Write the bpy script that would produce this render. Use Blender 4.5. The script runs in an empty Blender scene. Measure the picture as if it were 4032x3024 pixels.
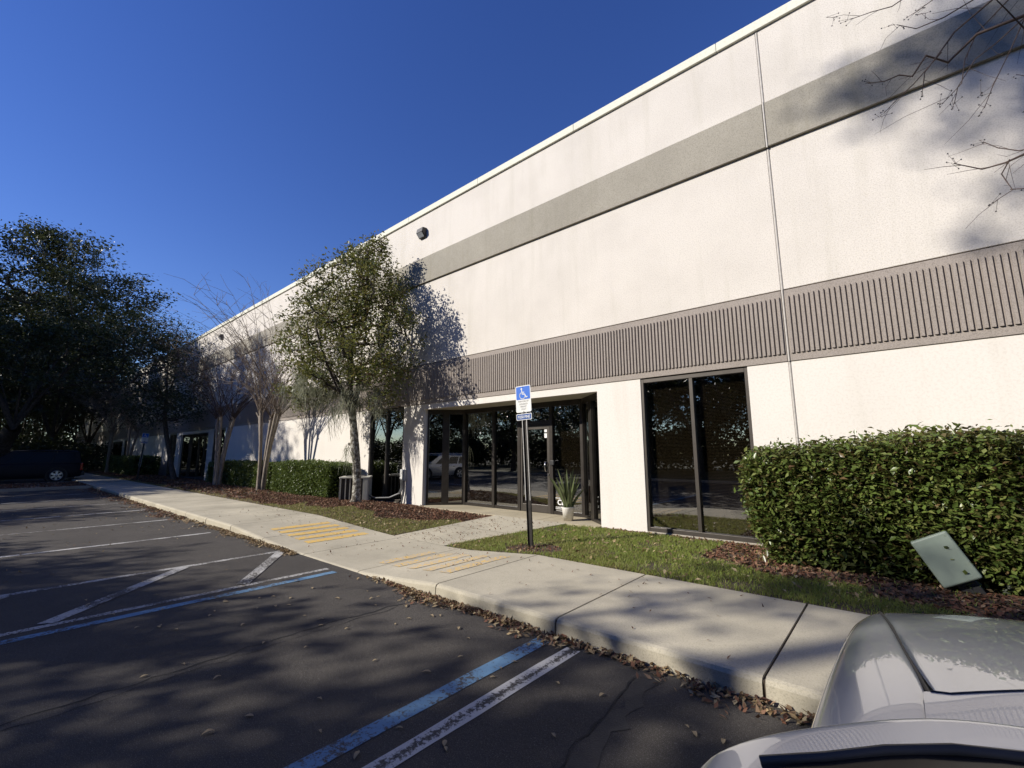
import bpy, math, random
import numpy as np
from mathutils import Vector, Matrix
S = bpy.context.scene
C = S.collection
R = math.radians
# ------------------------------------------------------------------ camera, sky, sun, exposure
CAM_H = 1.64
cam = bpy.data.cameras.new('camera'); camo = bpy.data.objects.new('camera', cam); C.objects.link(camo)
def _cam_axes(yaw, pitch, roll):
    f = Vector((math.sin(yaw)*math.cos(pitch), math.cos(yaw)*math.cos(pitch), math.sin(pitch)))
    r0 = Vector((math.cos(yaw), -math.sin(yaw), 0)); u0 = r0.cross(f)
    return r0*math.cos(roll)+u0*math.sin(roll), u0*math.cos(roll)-r0*math.sin(roll), f
r_, u_, f_ = _cam_axes(R(-40.649), R(8.910), R(-0.1885))
camo.matrix_world = Matrix(((r_.x, u_.x, -f_.x, 0), (r_.y, u_.y, -f_.y, 0), (r_.z, u_.z, -f_.z, CAM_H), (0, 0, 0, 1)))
cam.sensor_width = 36; cam.lens = 36*1747.9/4032
cam.clip_start = .02; cam.clip_end = 2000
S.camera = camo
SUN_AZ, SUN_EL = 34.0, 31.0            # azimuth the light travels towards (from +Y to +X), elevation
W = bpy.data.worlds.new('World'); S.world = W; W.use_nodes = True
nt = W.node_tree; bg = nt.nodes['Background']; sky = nt.nodes.new('ShaderNodeTexSky')
sky.sky_type = 'NISHITA'; sky.sun_disc = False; sky.sun_elevation = R(SUN_EL); sky.sun_rotation = R(SUN_AZ+180)
sky.air_density = 1.0; sky.dust_density = .0; sky.ozone_density = 3.6; sky.altitude = 0
hs = nt.nodes.new('ShaderNodeHueSaturation'); hs.inputs['Saturation'].default_value = 1.22; hs.inputs['Hue'].default_value = .522; nt.links.new(sky.outputs[0], hs.inputs['Color'])
nt.links.new(hs.outputs[0], bg.inputs[0]); bg.inputs[1].default_value = .1
sl = bpy.data.lights.new('sun', 'SUN'); so = bpy.data.objects.new('sun', sl); C.objects.link(so)
sl.energy = 4.6; sl.angle = R(.53); sl.color = (1, .94, .85)
sd = Vector((math.sin(R(SUN_AZ))*math.cos(R(SUN_EL)), math.cos(R(SUN_AZ))*math.cos(R(SUN_EL)), -math.sin(R(SUN_EL))))
so.rotation_euler = sd.to_track_quat('-Z', 'Y').to_euler(); so.location = (-20, -30, 30)
S.view_settings.view_transform = 'Standard'; S.view_settings.look = 'None'
S.view_settings.exposure = .5; S.view_settings.gamma = 1; S.view_settings.use_curve_mapping = False
S.cycles.use_denoising = True; S.cycles.max_bounces = 7; S.cycles.transparent_max_bounces = 10
S.cycles.caustics_reflective = False; S.cycles.caustics_refractive = False

# ------------------------------------------------------------------ object helpers
def tag(o, label=None, cat=None, group=None, kind=None):
    if label: o['label'] = label
    if cat: o['category'] = cat
    if group: o['group'] = group
    if kind: o['kind'] = kind
    return o
def empty(name, loc=(0, 0, 0), rz=0, **k):
    o = bpy.data.objects.new(name, None); C.objects.link(o); o.location = loc; o.rotation_euler = (0, 0, rz); o.empty_display_size = .2
    return tag(o, **k)
def mesh_obj(name, me, mat, parent=None):
    o = bpy.data.objects.new(name, me); C.objects.link(o)
    if mat is not None:
        for m in (mat if isinstance(mat, (list, tuple)) else [mat]): me.materials.append(m)
    if parent is not None: o.parent = parent
    return o
class MB:
    """collects shapes; build() links them as one mesh object"""
    def __init__(s): s.v = []; s.f = []; s.m = []; s.cur = 0; s.sm = []
    def add(s, vs, fs, smooth=False):
        n = len(s.v); s.v += [tuple(p) for p in vs]
        for f in fs: s.f.append([i+n for i in f]); s.m.append(s.cur); s.sm.append(smooth)
        return s
    def box(s, a, b, M=None, ch=0):
        x0, y0, z0 = a; x1, y1, z1 = b
        vs = [(x0,y0,z0),(x1,y0,z0),(x1,y1,z0),(x0,y1,z0),(x0,y0,z1),(x1,y0,z1),(x1,y1,z1),(x0,y1,z1)]
        if M is not None: vs = [M @ Vector(p) for p in vs]
        return s.add(vs, [(0,3,2,1),(4,5,6,7),(0,1,5,4),(1,2,6,5),(2,3,7,6),(3,0,4,7)])
    def tube(s, pts, r, n=8, cap=True, smooth=True):
        pts = [Vector(p) for p in pts]; k = len(pts); rr = r if isinstance(r, (list, tuple)) else [r]*k
        vs = []; ref = None
        for i, p in enumerate(pts):
            t = (pts[min(i+1, k-1)]-pts[max(i-1, 0)]).normalized()
            if ref is None: ref = t.orthogonal().normalized()
            a = (ref - t*ref.dot(t))
            a = a.normalized() if a.length > 1e-6 else t.orthogonal().normalized()
            ref = a; b = t.cross(a)
            for j in range(n):
                q = 2*math.pi*j/n; vs.append(p+(a*math.cos(q)+b*math.sin(q))*rr[i])
        fs = [(i*n+j, i*n+(j+1)%n, (i+1)*n+(j+1)%n, (i+1)*n+j) for i in range(k-1) for j in range(n)]
        s.add(vs, fs, smooth)
        if cap: s.add(vs[:n], [tuple(range(n))[::-1]]); s.add(vs[-n:], [tuple(range(n))])
        return s
    def lathe(s, prof, n=20, M=None, smooth=True):
        vs = []
        for (r, z) in prof:
            for j in range(n):
                q = 2*math.pi*j/n; vs.append(Vector((r*math.cos(q), r*math.sin(q), z)))
        if M is not None: vs = [M @ p for p in vs]
        k = len(prof)
        return s.add(vs, [(i*n+j, i*n+(j+1)%n, (i+1)*n+(j+1)%n, (i+1)*n+j) for i in range(k-1) for j in range(n)], smooth)
    def prism(s, poly, h, M=None):
        n = len(poly); vs = [Vector((x, y, 0)) for x, y in poly]+[Vector((x, y, h)) for x, y in poly]
        if M is not None: vs = [M @ p for p in vs]
        return s.add(vs, [tuple(range(n))[::-1], tuple(range(n, 2*n))]+[(i, (i+1)%n, n+(i+1)%n, n+i) for i in range(n)])
    def mesh(s, name):
        me = bpy.data.meshes.new(name); me.from_pydata(s.v, [], s.f); me.update()
        if len(set(s.m)) > 1: me.polygons.foreach_set('material_index', s.m)
        if any(s.sm): me.polygons.foreach_set('use_smooth', s.sm)
        return me
    def build(s, name, mat, parent=None, bevel=0, seg=2, subs=0):
        o = mesh_obj(name, s.mesh(name), mat, parent)
        if bevel:
            b = o.modifiers.new('bevel', 'BEVEL'); b.width = bevel; b.segments = seg; b.limit_method = 'ANGLE'; b.angle_limit = R(35)
        return o
def bulk(name, V, F, mat, parent=None, smooth=False):
    """fast mesh from numpy arrays; F is one (n,k) index array"""
    V = np.asarray(V, np.float32).reshape(-1, 3); F = np.asarray(F, np.int32)
    me = bpy.data.meshes.new(name); n, k = F.shape
    me.vertices.add(len(V)); me.vertices.foreach_set('co', V.ravel())
    me.loops.add(n*k); me.loops.foreach_set('vertex_index', F.ravel())
    me.polygons.add(n); me.polygons.foreach_set('loop_start', np.arange(0, n*k, k, dtype=np.int32))
    if smooth: me.polygons.foreach_set('use_smooth', np.ones(n, bool))
    me.update(calc_edges=True)
    return mesh_obj(name, me, mat, parent)
def dup(o, parent=None, loc=None, rz=None, scale=None, label=None):
    c = o.copy(); C.objects.link(c)
    if parent is not None: c.parent = parent
    for ch in list(o.children): dup(ch, c)
    if loc is not None: c.location = loc
    if rz is not None: c.rotation_euler = (0, 0, rz)
    if scale is not None: c.scale = scale if isinstance(scale, tuple) else (scale,)*3
    if label: c['label'] = label
    return c
def rnd(a, b): return random.uniform(a, b)
def text(name, body, size, mat, parent, M0, ext=.001, sx=1.0, align='CENTER', bold=0):
    cu = bpy.data.curves.new(name, 'FONT'); cu.body = body; cu.size = size; cu.align_x = align; cu.align_y = 'CENTER'; cu.extrude = ext; cu.offset = bold
    o = bpy.data.objects.new(name, cu); C.objects.link(o); bpy.context.view_layer.update()
    me = o.to_mesh().copy(); o.to_mesh_clear(); me.name = name; q = bpy.data.objects.new(name, me); C.objects.link(q)   # lettering becomes plain geometry
    q.parent = parent; q.matrix_local = M0 @ Matrix.Diagonal((sx, 1, 1, 1)); me.materials.clear(); me.materials.append(mat); bpy.data.objects.remove(o); q.name = name; return q

# ------------------------------------------------------------------ materials
class NT:
    def __init__(s, name):
        s.m = bpy.data.materials.new(name); s.m.use_nodes = True; s.t = s.m.node_tree; s.b = s.t.nodes['Principled BSDF']; s.out = s.t.nodes['Material Output']
        s.pos = s.n('ShaderNodeNewGeometry').outputs['Position']
    def n(s, typ, **k):
        x = s.t.nodes.new(typ)
        for a, v in k.items(): setattr(x, a, v)
        return x
    def l(s, a, b): s.t.links.new(a, b)
    def noise(s, scale, detail=4, rough=.6, vec=None, sc3=None, dist=0):
        x = s.n('ShaderNodeTexNoise'); x.inputs['Scale'].default_value = scale; x.inputs['Detail'].default_value = detail; x.inputs['Roughness'].default_value = rough; x.inputs['Distortion'].default_value = dist
        v = vec or s.pos
        if sc3:
            mp = s.n('ShaderNodeMapping'); mp.inputs['Scale'].default_value = sc3; s.l(v, mp.inputs[0]); v = mp.outputs[0]
        s.l(v, x.inputs['Vector']); return x.outputs['Fac']
    def ramp(s, fac, stops):
        x = s.n('ShaderNodeValToRGB'); e = x.color_ramp.elements
        while len(e) < len(stops): e.new(.5)
        for i, (p, c) in enumerate(stops): e[i].position = p; e[i].color = (c[0], c[1], c[2], 1) if not isinstance(c, (int, float)) else (c, c, c, 1)
        s.l(fac, x.inputs[0]); return x.outputs[0]
    def mix(s, fac, a, b, mode='MIX'):
        x = s.n('ShaderNodeMix', data_type='RGBA', blend_type=mode)
        for sock, v in ((x.inputs[0], fac), (x.inputs[6], a), (x.inputs[7], b)):
            if hasattr(v, 'is_output'): s.l(v, sock)
            else: sock.default_value = v if isinstance(v, (int, float)) else (v[0], v[1], v[2], 1)
        return x.outputs[2]
    def math(s, op, a, b=0):
        x = s.n('ShaderNodeMath', operation=op)
        for sock, v in ((x.inputs[0], a), (x.inputs[1], b)):
            if hasattr(v, 'is_output'): s.l(v, sock)
            else: sock.default_value = v
        return x.outputs[0]
    def col(s, v):
        if hasattr(v, 'is_output'): s.l(v, s.b.inputs['Base Color'])
        else: s.b.inputs['Base Color'].default_value = (*v, 1)
        return s
    def set(s, **k):
        for a, v in k.items(): s.b.inputs[a.replace('_', ' ')].default_value = v
        return s
    def bump(s, h, strength=.3, dist=.01):
        x = s.n('ShaderNodeBump'); x.inputs['Strength'].default_value = strength; x.inputs['Distance'].default_value = dist
        s.l(h, x.inputs['Height']); s.l(x.outputs[0], s.b.inputs['Normal']); return s
def pmat(name, c1, c2, scale=6, rough=.7, bump=0, bs=60, bd=.01, metal=0, lo=.35, hi=.65, sc3=None, **k):
    n = NT(name); f = n.noise(scale, 5, .6, sc3=sc3); n.col(n.ramp(f, [(lo, c1), (hi, c2)])); n.set(Roughness=rough, Metallic=metal, **k)
    if bump: n.bump(n.noise(bs, 3), bump, bd)
    return n.m
M = {}
def wall_mat(name, base, speck, streak=.12, sp_scale=55, sp_amt=.5, bump=.35):
    n = NT(name)
    f = n.noise(sp_scale, 2, .7); sp = n.ramp(f, [(.38, speck), (.52, base)])
    big = n.noise(.9, 4, .6); c = n.mix(n.ramp(big, [(.4, .0), (.75, streak)]), n.mix(sp_amt, base, sp), [x*.72 for x in speck])
    st = n.noise(1.0, 4, .65, sc3=(3.2, 3.2, .22)); c = n.mix(n.ramp(st, [(.52, 0.), (.75, streak*1.3)]), c, (base[0]*.6, base[1]*.6, base[2]*.52))
    n.col(c).set(Roughness=.9, Specular_IOR_Level=.25); n.bump(n.noise(sp_scale*1.3, 3, .7), bump, .01); return n.m
M['stucco'] = wall_mat('white_stucco', (.655, .615, .555), (.42, .385, .335), .2, 55, .5)
M['lowpaint'] = wall_mat('white_paint_wall', (.69, .65, .59), (.57, .525, .465), .12, 30, .4, .15)
M['band'] = wall_mat('taupe_band', (.35, .325, .27), (.20, .185, .15), .3, 60, .6)
M['rib'] = wall_mat('ribbed_concrete', (.335, .295, .26), (.17, .148, .13), .15, 75, .55, .5)
M['coping'] = wall_mat('coping_paint', (.70, .69, .58), (.55, .53, .44), .10, 20, .4, .1)
M['bead'] = pmat('joint_sealant', (.47, .44, .40), (.38, .355, .32), 20, .6)
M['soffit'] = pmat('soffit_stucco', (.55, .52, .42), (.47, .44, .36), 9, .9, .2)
def asphalt_nodes(n):
    a = n.noise(.55, 4, .6); b = n.noise(4.0, 4, .6); agg = n.noise(170, 2, .8)
    c = n.ramp(a, [(.35, (.044, .0385, .033)), (.7, (.070, .062, .053))])
    c = n.mix(n.ramp(b, [(.45, 0.), (.8, .35)]), c, (.10, .088, .074))
    c = n.mix(n.ramp(agg, [(.56, 0.), (.70, .75)]), c, (.30, .28, .255))
    c = n.mix(n.ramp(n.noise(62, 2, .8), [(.60, 0.), (.70, .5)]), c, (.21, .20, .185)); c = n.mix(n.ramp(n.noise(75, 2, .8), [(.30, .6), (.40, 0.)]), c, (.012, .012, .012))
    return c, agg
n = NT('asphalt'); c, agg = asphalt_nodes(n); n.col(c).set(Roughness=.86, Specular_IOR_Level=.35); n.bump(n.math('ADD', n.noise(150, 3, .75), n.noise(30, 3)), .85, .012); M['asphalt'] = n.m
def worn_paint(name, col, wear, sc=38, line=None):
    n = NT(name); c, agg = asphalt_nodes(n)
    w = n.math('ADD', n.math('MULTIPLY', n.noise(sc, 5, .8), .75), n.math('MULTIPLY', n.noise(2.2, 3), .45))
    if line:
        sx = n.n('ShaderNodeSeparateXYZ'); n.l(n.pos, sx.inputs[0]); d = n.math('ABSOLUTE', n.math('SUBTRACT', sx.outputs[0], line))
        w = n.math('ADD', w, n.math('MULTIPLY', n.math('SUBTRACT', d, .042), 3.2))
    f = n.ramp(w, [(wear-.035, 0.), (wear+.035, 1.)])
    n.col(n.mix(f, c, n.mix(n.noise(12, 3), [x*.8 for x in col], col))).set(Roughness=.8); n.bump(n.noise(150, 3, .75), .6, .012); return n.m
M['white_line'] = worn_paint('worn_white_paint', (.56, .55, .52), .555)
M['white_edge'] = worn_paint('edge_worn_white_paint', (.60, .585, .55), .545, 38, -2.255)
M['white_line2'] = worn_paint('very_worn_white_paint', (.50, .49, .46), .60)
M['blue_line'] = worn_paint('worn_blue_paint', (.14, .28, .44), .56, 30)
M['crack'] = pmat('crack_seam', (.012, .012, .012), (.022, .021, .02), 30, .9)
M['patch'] = pmat('tar_seal', (.022, .021, .021), (.034, .032, .031), 14, .75, .6, 90)
def concrete_nodes(n, base=(.47, .43, .36)):
    a = n.noise(.8, 5, .65); sp = n.noise(85, 2, .7)
    c = n.ramp(a, [(.3, [x*.66 for x in base]), (.68, [x*1.06 for x in base])])
    c = n.mix(n.ramp(sp, [(.36, .5), (.5, 0.)]), c, [x*.55 for x in base])
    c = n.mix(n.ramp(n.noise(3.2, 5, .7), [(.55, 0.), (.78, .45)]), c, [x*.42 for x in base])
    return c
def conc(name, base): 
    n = NT(name); n.col(concrete_nodes(n, base)).set(Roughness=.92, Specular_IOR_Level=.2); n.bump(n.noise(110, 3, .7), .35, .008); return n.m
M['concrete'] = conc('sidewalk_concrete', (.50, .455, .35)); M['kerb'] = conc('kerb_concrete', (.40, .365, .30)); M['slab'] = conc('entrance_concrete', (.47, .41, .29))
def yellow_mat(name, wear):
    n = NT(name); c = concrete_nodes(n, (.47, .43, .355)); w = n.noise(22, 5, .75)
    n.col(n.mix(n.ramp(w, [(wear-.06, 0.), (wear+.06, .95)]), c, (.66, .42, .085))).set(Roughness=.85); return n.m
M['yellow'] = yellow_mat('yellow_paint', .44); M['yellow_worn'] = yellow_mat('faded_yellow_paint', .525)
M['soil'] = pmat('soil', (.045, .032, .022), (.075, .055, .036), 9, .95, .5, 40)
M['forest_floor'] = pmat('forest_floor', (.05, .06, .022), (.10, .085, .045), .5, .95, .4, 12)
M['turf'] = pmat('turf_soil', (.055, .06, .022), (.085, .08, .035), 5, .95, .5, 60)
def leafmat(name, cols, trans=.25, rough=.45, spec=.5):
    n = NT(name); g = n.n('ShaderNodeNewGeometry'); k = len(cols)
    c = n.ramp(g.outputs['Random Per Island'], [(i/max(1, k-1), cc) for i, cc in enumerate(cols)])
    n.col(c).set(Roughness=rough, Specular_IOR_Level=spec)
    t = n.n('ShaderNodeBsdfTranslucent'); n.l(n.mix(.5, c, [x*1.3 for x in cols[-1]]), t.inputs[0])
    mx = n.n('ShaderNodeMixShader'); mx.inputs[0].default_value = trans; n.l(n.b.outputs[0], mx.inputs[1]); n.l(t.outputs[0], mx.inputs[2]); n.l(mx.outputs[0], n.out.inputs[0]); return n.m
M['leaf_near'] = leafmat('glossy_tree_leaf', [(.06, .085, .018), (.10, .135, .028), (.17, .195, .045), (.075, .11, .022), (.21, .18, .06)], .3, .36)
M['leaf_red'] = leafmat('bronze_leaf', [(.07, .03, .018), (.10, .05, .022), (.05, .045, .018)], .3)
M['leaf_oak'] = leafmat('oak_leaf', [(.022, .036, .012), (.04, .055, .016), (.03, .04, .013), (.07, .075, .026)], .22, .4)
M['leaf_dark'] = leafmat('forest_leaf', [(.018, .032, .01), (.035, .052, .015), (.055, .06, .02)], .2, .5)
M['leaf_hedge'] = leafmat('hedge_leaf', [(.06, .095, .02), (.10, .15, .03), (.15, .20, .045), (.08, .125, .025), (.23, .25, .075), (.13, .175, .04), (.07, .11, .025), (.17, .10, .05)], .3, .34, .55)
M['leaf_far'] = leafmat('clipped_hedge_leaf', [(.055, .085, .018), (.09, .13, .028), (.13, .165, .04)], .25, .42)
M['grass'] = leafmat('grass_blade', [(.15, .215, .035), (.20, .27, .045), (.27, .31, .07), (.17, .24, .04), (.36, .32, .14)], .4, .55, .3)
M['dry_grass'] = leafmat('dry_grass_blade', [(.22, .2, .07), (.29, .25, .1), (.17, .18, .05), (.36, .29, .15)], .35, .6, .3)
M['litter'] = leafmat('fallen_leaf_litter', [(.11, .05, .03), (.18, .085, .05), (.07, .035, .025), (.24, .14, .085), (.13, .055, .035), (.32, .23, .15)], .1, .7, .2)
M['litter_tan'] = leafmat('tan_fallen_leaf', [(.2, .13, .07), (.32, .23, .12), (.42, .34, .2), (.14, .085, .05), (.28, .2, .1)], .12, .65, .25)
M['moss'] = leafmat('spanish_moss', [(.22, .23, .165), (.3, .31, .23), (.26, .265, .19)], .3, .9, .1)
M['moss_dark'] = leafmat('hanging_moss', [(.10, .11, .08), (.15, .155, .115)], .3, .9, .1)
M['bark'] = pmat('grey_bark', (.10, .085, .065), (.26, .235, .195), 14, .95, .6, 40, .02)
def lichen():
    n = NT('lichen_bark'); c = n.ramp(n.noise(11, 5, .7), [(.38, (.055, .045, .035)), (.5, (.17, .15, .115)), (.6, (.46, .45, .39))]); n.col(c).set(Roughness=.95); n.bump(n.noise(35, 4), .6, .02); return n.m
M['lichen'] = lichen()
M['bark_dark'] = pmat('dark_bark', (.035, .028, .022), (.09, .075, .06), 10, .95, .6, 25, .03)
M['crape_bark'] = pmat('crape_bark', (.13, .105, .082), (.29, .245, .195), 7, .7, .3, 20, .01, sc3=(4, 4, 1))
M['twig'] = pmat('bare_twig', (.13, .10, .08), (.25, .2, .155), 12, .8)
M['twig_dark'] = pmat('dark_twig', (.045, .03, .026), (.09, .062, .05), 12, .8)
M['bronze'] = pmat('dark_bronze_frame', (.042, .036, .031), (.055, .048, .041), 5, .38, metal=.55)
M['bronze_sunlit'] = pmat('sunlit_bronze_frame', (.068, .06, .051), (.082, .072, .062), 5, .42, metal=.5)  # same bronze as the storefront, with the sun's brightening put into the colour
M['black'] = pmat('black_plastic', (.012, .012, .013), (.02, .02, .021), 8, .5)
M['rubber'] = pmat('tyre_rubber', (.014, .014, .014), (.022, .021, .021), 15, .85)
M['chrome'] = pmat('bright_metal', (.62, .62, .62), (.7, .7, .7), 5, .22, metal=1)
M['alloy'] = pmat('alloy_rim', (.42, .43, .44), (.5, .51, .52), 5, .35, metal=.7)
M['steel'] = pmat('dark_steel_post', (.028, .026, .024), (.05, .046, .042), 20, .5, metal=.6)
M['steel_edge'] = pmat('galvanised_edge', (.40, .39, .37), (.5, .49, .46), 20, .45, metal=.3)
M['sign_white'] = pmat('sign_white', (.64, .64, .60), (.70, .70, .67), 10, .5)
M['sign_blue'] = pmat('sign_blue', (.004, .105, .50), (.005, .115, .53), 6, .45)
M['sign_blue2'] = pmat('sign_deep_blue', (.006, .05, .21), (.008, .06, .24), 6, .45)
M['ink'] = pmat('sign_ink', (.10, .10, .095), (.16, .16, .15), 40, .6)
M['decal'] = pmat('white_decal', (.75, .75, .73), (.8, .8, .78), 10, .6)
M['number'] = pmat('pale_number', (.30, .29, .26), (.36, .35, .31), 10, .6)
M['pot'] = pmat('white_pot', (.74, .72, .66), (.80, .78, .73), 6, .5)
M['ac'] = pmat('condenser_paint', (.47, .45, .38), (.54, .52, .44), 7, .5)
M['ac_coil'] = pmat('condenser_coil', (.035, .03, .026), (.06, .05, .042), 60, .8)
M['greybox'] = pmat('grey_box_paint', (.36, .36, .34), (.42, .42, .40), 8, .5)
M['conduit'] = pmat('grey_conduit', (.10, .10, .10), (.14, .14, .14), 10, .5)
M['pedestal'] = pmat('pedestal_green', (.16, .20, .165), (.20, .24, .20), 3, .45)
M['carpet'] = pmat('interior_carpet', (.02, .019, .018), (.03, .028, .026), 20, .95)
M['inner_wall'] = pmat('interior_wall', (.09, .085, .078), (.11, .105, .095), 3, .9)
M['blind'] = pmat('blind_slat', (.46, .43, .35), (.5, .47, .39), 5, .6)
M['paper'] = pmat('brown_paper', (.40, .28, .17), (.46, .33, .2), 6, .8)
M['red_lens'] = pmat('red_lens', (.35, .012, .012), (.4, .02, .018), 8, .15)
M['lamp_lens'] = pmat('clear_lens', (.30, .32, .34), (.45, .47, .48), 30, .12)
M['brown_lens'] = pmat('smoked_lens', (.05, .042, .033), (.085, .07, .055), 30, .1)
M['snake'] = leafmat('snake_plant_leaf', [(.05, .075, .03), (.085, .11, .045), (.2, .215, .09)], .15, .4, .5)
def glass_mat(name, tint, refl, base=.0):
    n = NT(name); n.t.nodes.remove(n.b)
    lw = n.n('ShaderNodeLayerWeight'); lw.inputs[0].default_value = .5
    fac = n.math('MINIMUM', n.math('ADD', n.math('MULTIPLY', n.math('POWER', lw.outputs['Facing'], 4.5), .9), refl), 1.0)   # same from both sides of the pane
    t = n.n('ShaderNodeBsdfTransparent'); t.inputs[0].default_value = (*tint, 1)
    g = n.n('ShaderNodeBsdfGlossy'); g.inputs['Roughness'].default_value = 0; g.inputs[0].default_value = (.95, .96, .97, 1)
    mx = n.n('ShaderNodeMixShader'); n.l(fac, mx.inputs[0]); n.l(t.outputs[0], mx.inputs[1]); n.l(g.outputs[0], mx.inputs[2]); n.l(mx.outputs[0], n.out.inputs[0]); return n.m
M['glass'] = glass_mat('tinted_glass', (.50, .475, .43), .25)
M['car_glass'] = glass_mat('car_glass', (.10, .105, .10), .07)
M['screen_glass'] = glass_mat('windscreen_glass', (.12, .125, .12), .30)
def carpaint(name, col, metal=.75, rough=.28):
    n = NT(name); n.col(col)
    n.set(Metallic=metal, Roughness=rough, Coat_Weight=1.0, Coat_Roughness=.015); return n.m
M['silver'] = carpaint('silver_car_paint', (.66, .685, .70), .5, .3); M['navy'] = pmat('navy_car_paint', (.004, .005, .010), (.006, .007, .013), 4, .5, Specular_IOR_Level=.2)
M['roof_glass'] = pmat('black_roof_glass', (.005, .005, .006), (.007, .007, .008), 4, .12, Specular_IOR_Level=.12)

# ------------------------------------------------------------------ the setting: ground, car park, pavement
random.seed(7); rng = np.random.default_rng(7)
def lerp(a, b, t): return a+(b-a)*t
def pw(x, xs, ys): return float(np.interp(x, xs, ys))
H_X = [-10.98, -8.4, -7.7, -6.1, -5.6, -4.22]; H_Z = [.15, .035, .014, .014, .035, .15]
def walk_h(x): return pw(x, H_X, H_Z)
KERB_Y, WALK_Y, WALL_Y = 3.55, 5.48, 8.2
def lawn_z(x, y):
    s = min(1, max(0, (y-WALK_Y)/(WALL_Y-WALK_Y))); m = min(1, max(0, (-8.6-x)/2.2)); m = m*m*(3-2*m)
    return walk_h(x)*(1-s)+.17*s+.13*m*math.sin(math.pi*min(1, s*1.08))**.8
def walk_l(y): return lerp(-7.86, -7.42, (y-WALK_Y)/2.57)
def walk_r(y): return lerp(-6.34, -5.42, (y-WALK_Y)/2.57)
def in_walk(x, y, pad=0): return y < 8.06 and walk_l(y)+pad < x < walk_r(y)-pad or (y >= 8.02 and -10.3 < x < -4.75)
g = MB(); g.add([(-300, -300, -.06), (300, -300, -.06), (300, 300, -.06), (-300, 300, -.06)], [(0, 1, 2, 3)])
tag(g.build('ground', M['forest_floor']), kind='structure')
lot = MB(); lot.add([(-110, -9.5, 0), (45, -9.5, 0), (45, KERB_Y+.02, 0), (-110, KERB_Y+.02, 0)], [(0, 1, 2, 3)])
lot = tag(lot.build('parking_lot', M['asphalt']), kind='structure')
def stripe(x, y0, y1, w, mat, name='parking_stripe', z=.004, x2=None):
    m = MB(); k = 14; x2 = x if x2 is None else x2
    vs = []
    for i in range(k+1):
        t = i/k; y = lerp(y0, y1, t); cx = lerp(x, x2, t)
        vs += [(cx-w/2+rnd(-.006, .006), y, z), (cx+w/2+rnd(-.006, .006), y, z)]
    m.add(vs, [(2*i, 2*i+1, 2*i+3, 2*i+2) for i in range(k)]); return m.build(name, M[mat], lot)
stripe(-2.565, -2.2, 3.40, .14, 'blue_line'); stripe(-2.255, -2.2, 3.41, .135, 'white_edge')
stripe(-6.19, -2.2, 3.37, .12, 'blue_line'); stripe(-6.44, -2.2, 3.39, .10, 'white_line2')
stripe(-8.19, -2.2, 3.45, .11, 'white_line2')
for k in range(6): stripe(-11.25-k*3.05, -2.2, 3.26 if k < 3 else 3.3, .11, 'white_line' if k % 2 == 0 else 'white_line2')
for k in range(4): stripe(.95+k*2.9, -2.2, 3.35, .11, 'white_line2')
# diagonal hatching of the access aisle
for (ya, yb) in ((2.30, 3.42), (.55, 2.05), (-1.2, .3)):
    m = MB(); w = .075
    p0 = Vector((-6.52, ya, .008)); p1 = Vector((-8.12, yb, .008)); d = (p1-p0).normalized(); nn = Vector((-d.y, d.x, 0))*w
    m.add([p0-nn, p1-nn, p1+nn, p0+nn], [(0, 1, 2, 3)]); m.build('hatch_stripe', M['white_line2'], lot)
def seam(pts, w, mat, name, jit=.03, z=.003):
    m = MB(); vs = []; P = []
    for a, b in zip(pts[:-1], pts[1:]):
        n_ = max(2, int((Vector(b)-Vector(a)).length/.09))
        for i in range(n_): P.append(Vector(a).lerp(Vector(b), i/n_))
    P.append(Vector(pts[-1]))
    for i, p in enumerate(P):
        t = (P[min(i+1, len(P)-1)]-P[max(0, i-1)]).normalized(); nn = Vector((-t.y, t.x))
        o = p+nn*rnd(-jit, jit); ww = w*rnd(.3, 1.3)
        vs += [(o.x-nn.x*ww/2, o.y-nn.y*ww/2, z), (o.x+nn.x*ww/2, o.y+nn.y*ww/2, z)]
    m.add(vs, [(2*i, 2*i+1, 2*i+3, 2*i+2) for i in range(len(P)-1)]); return m.build(name, M[mat], lot)
seam([(-4.35, 3.2), (-4.42, 2), (-4.36, .8), (-4.40, -.5), (-4.3, -2.5), (-4.5, -6)], .02, 'crack', 'asphalt_seam', .035)
seam([(-4.29, 3.1), (-4.30, 1.6), (-4.25, .2), (-4.3, -2.5)], .009, 'crack', 'asphalt_seam', .03)
seam([(-1.55, 3.35), (-1.50, 2.6), (-1.42, 1.8), (-1.40, .5)], .14, 'patch', 'tar_seam', .03)
seam([(-1.64, 3.3), (-1.58, 2.6), (-1.50, 1.8), (-1.48, .5)], .012, 'crack', 'asphalt_seam', .02, .007)
seam([(-9.4, 3.3), (-9.5, 1), (-9.6, -2)], .008, 'crack', 'asphalt_seam', .03)
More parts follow.
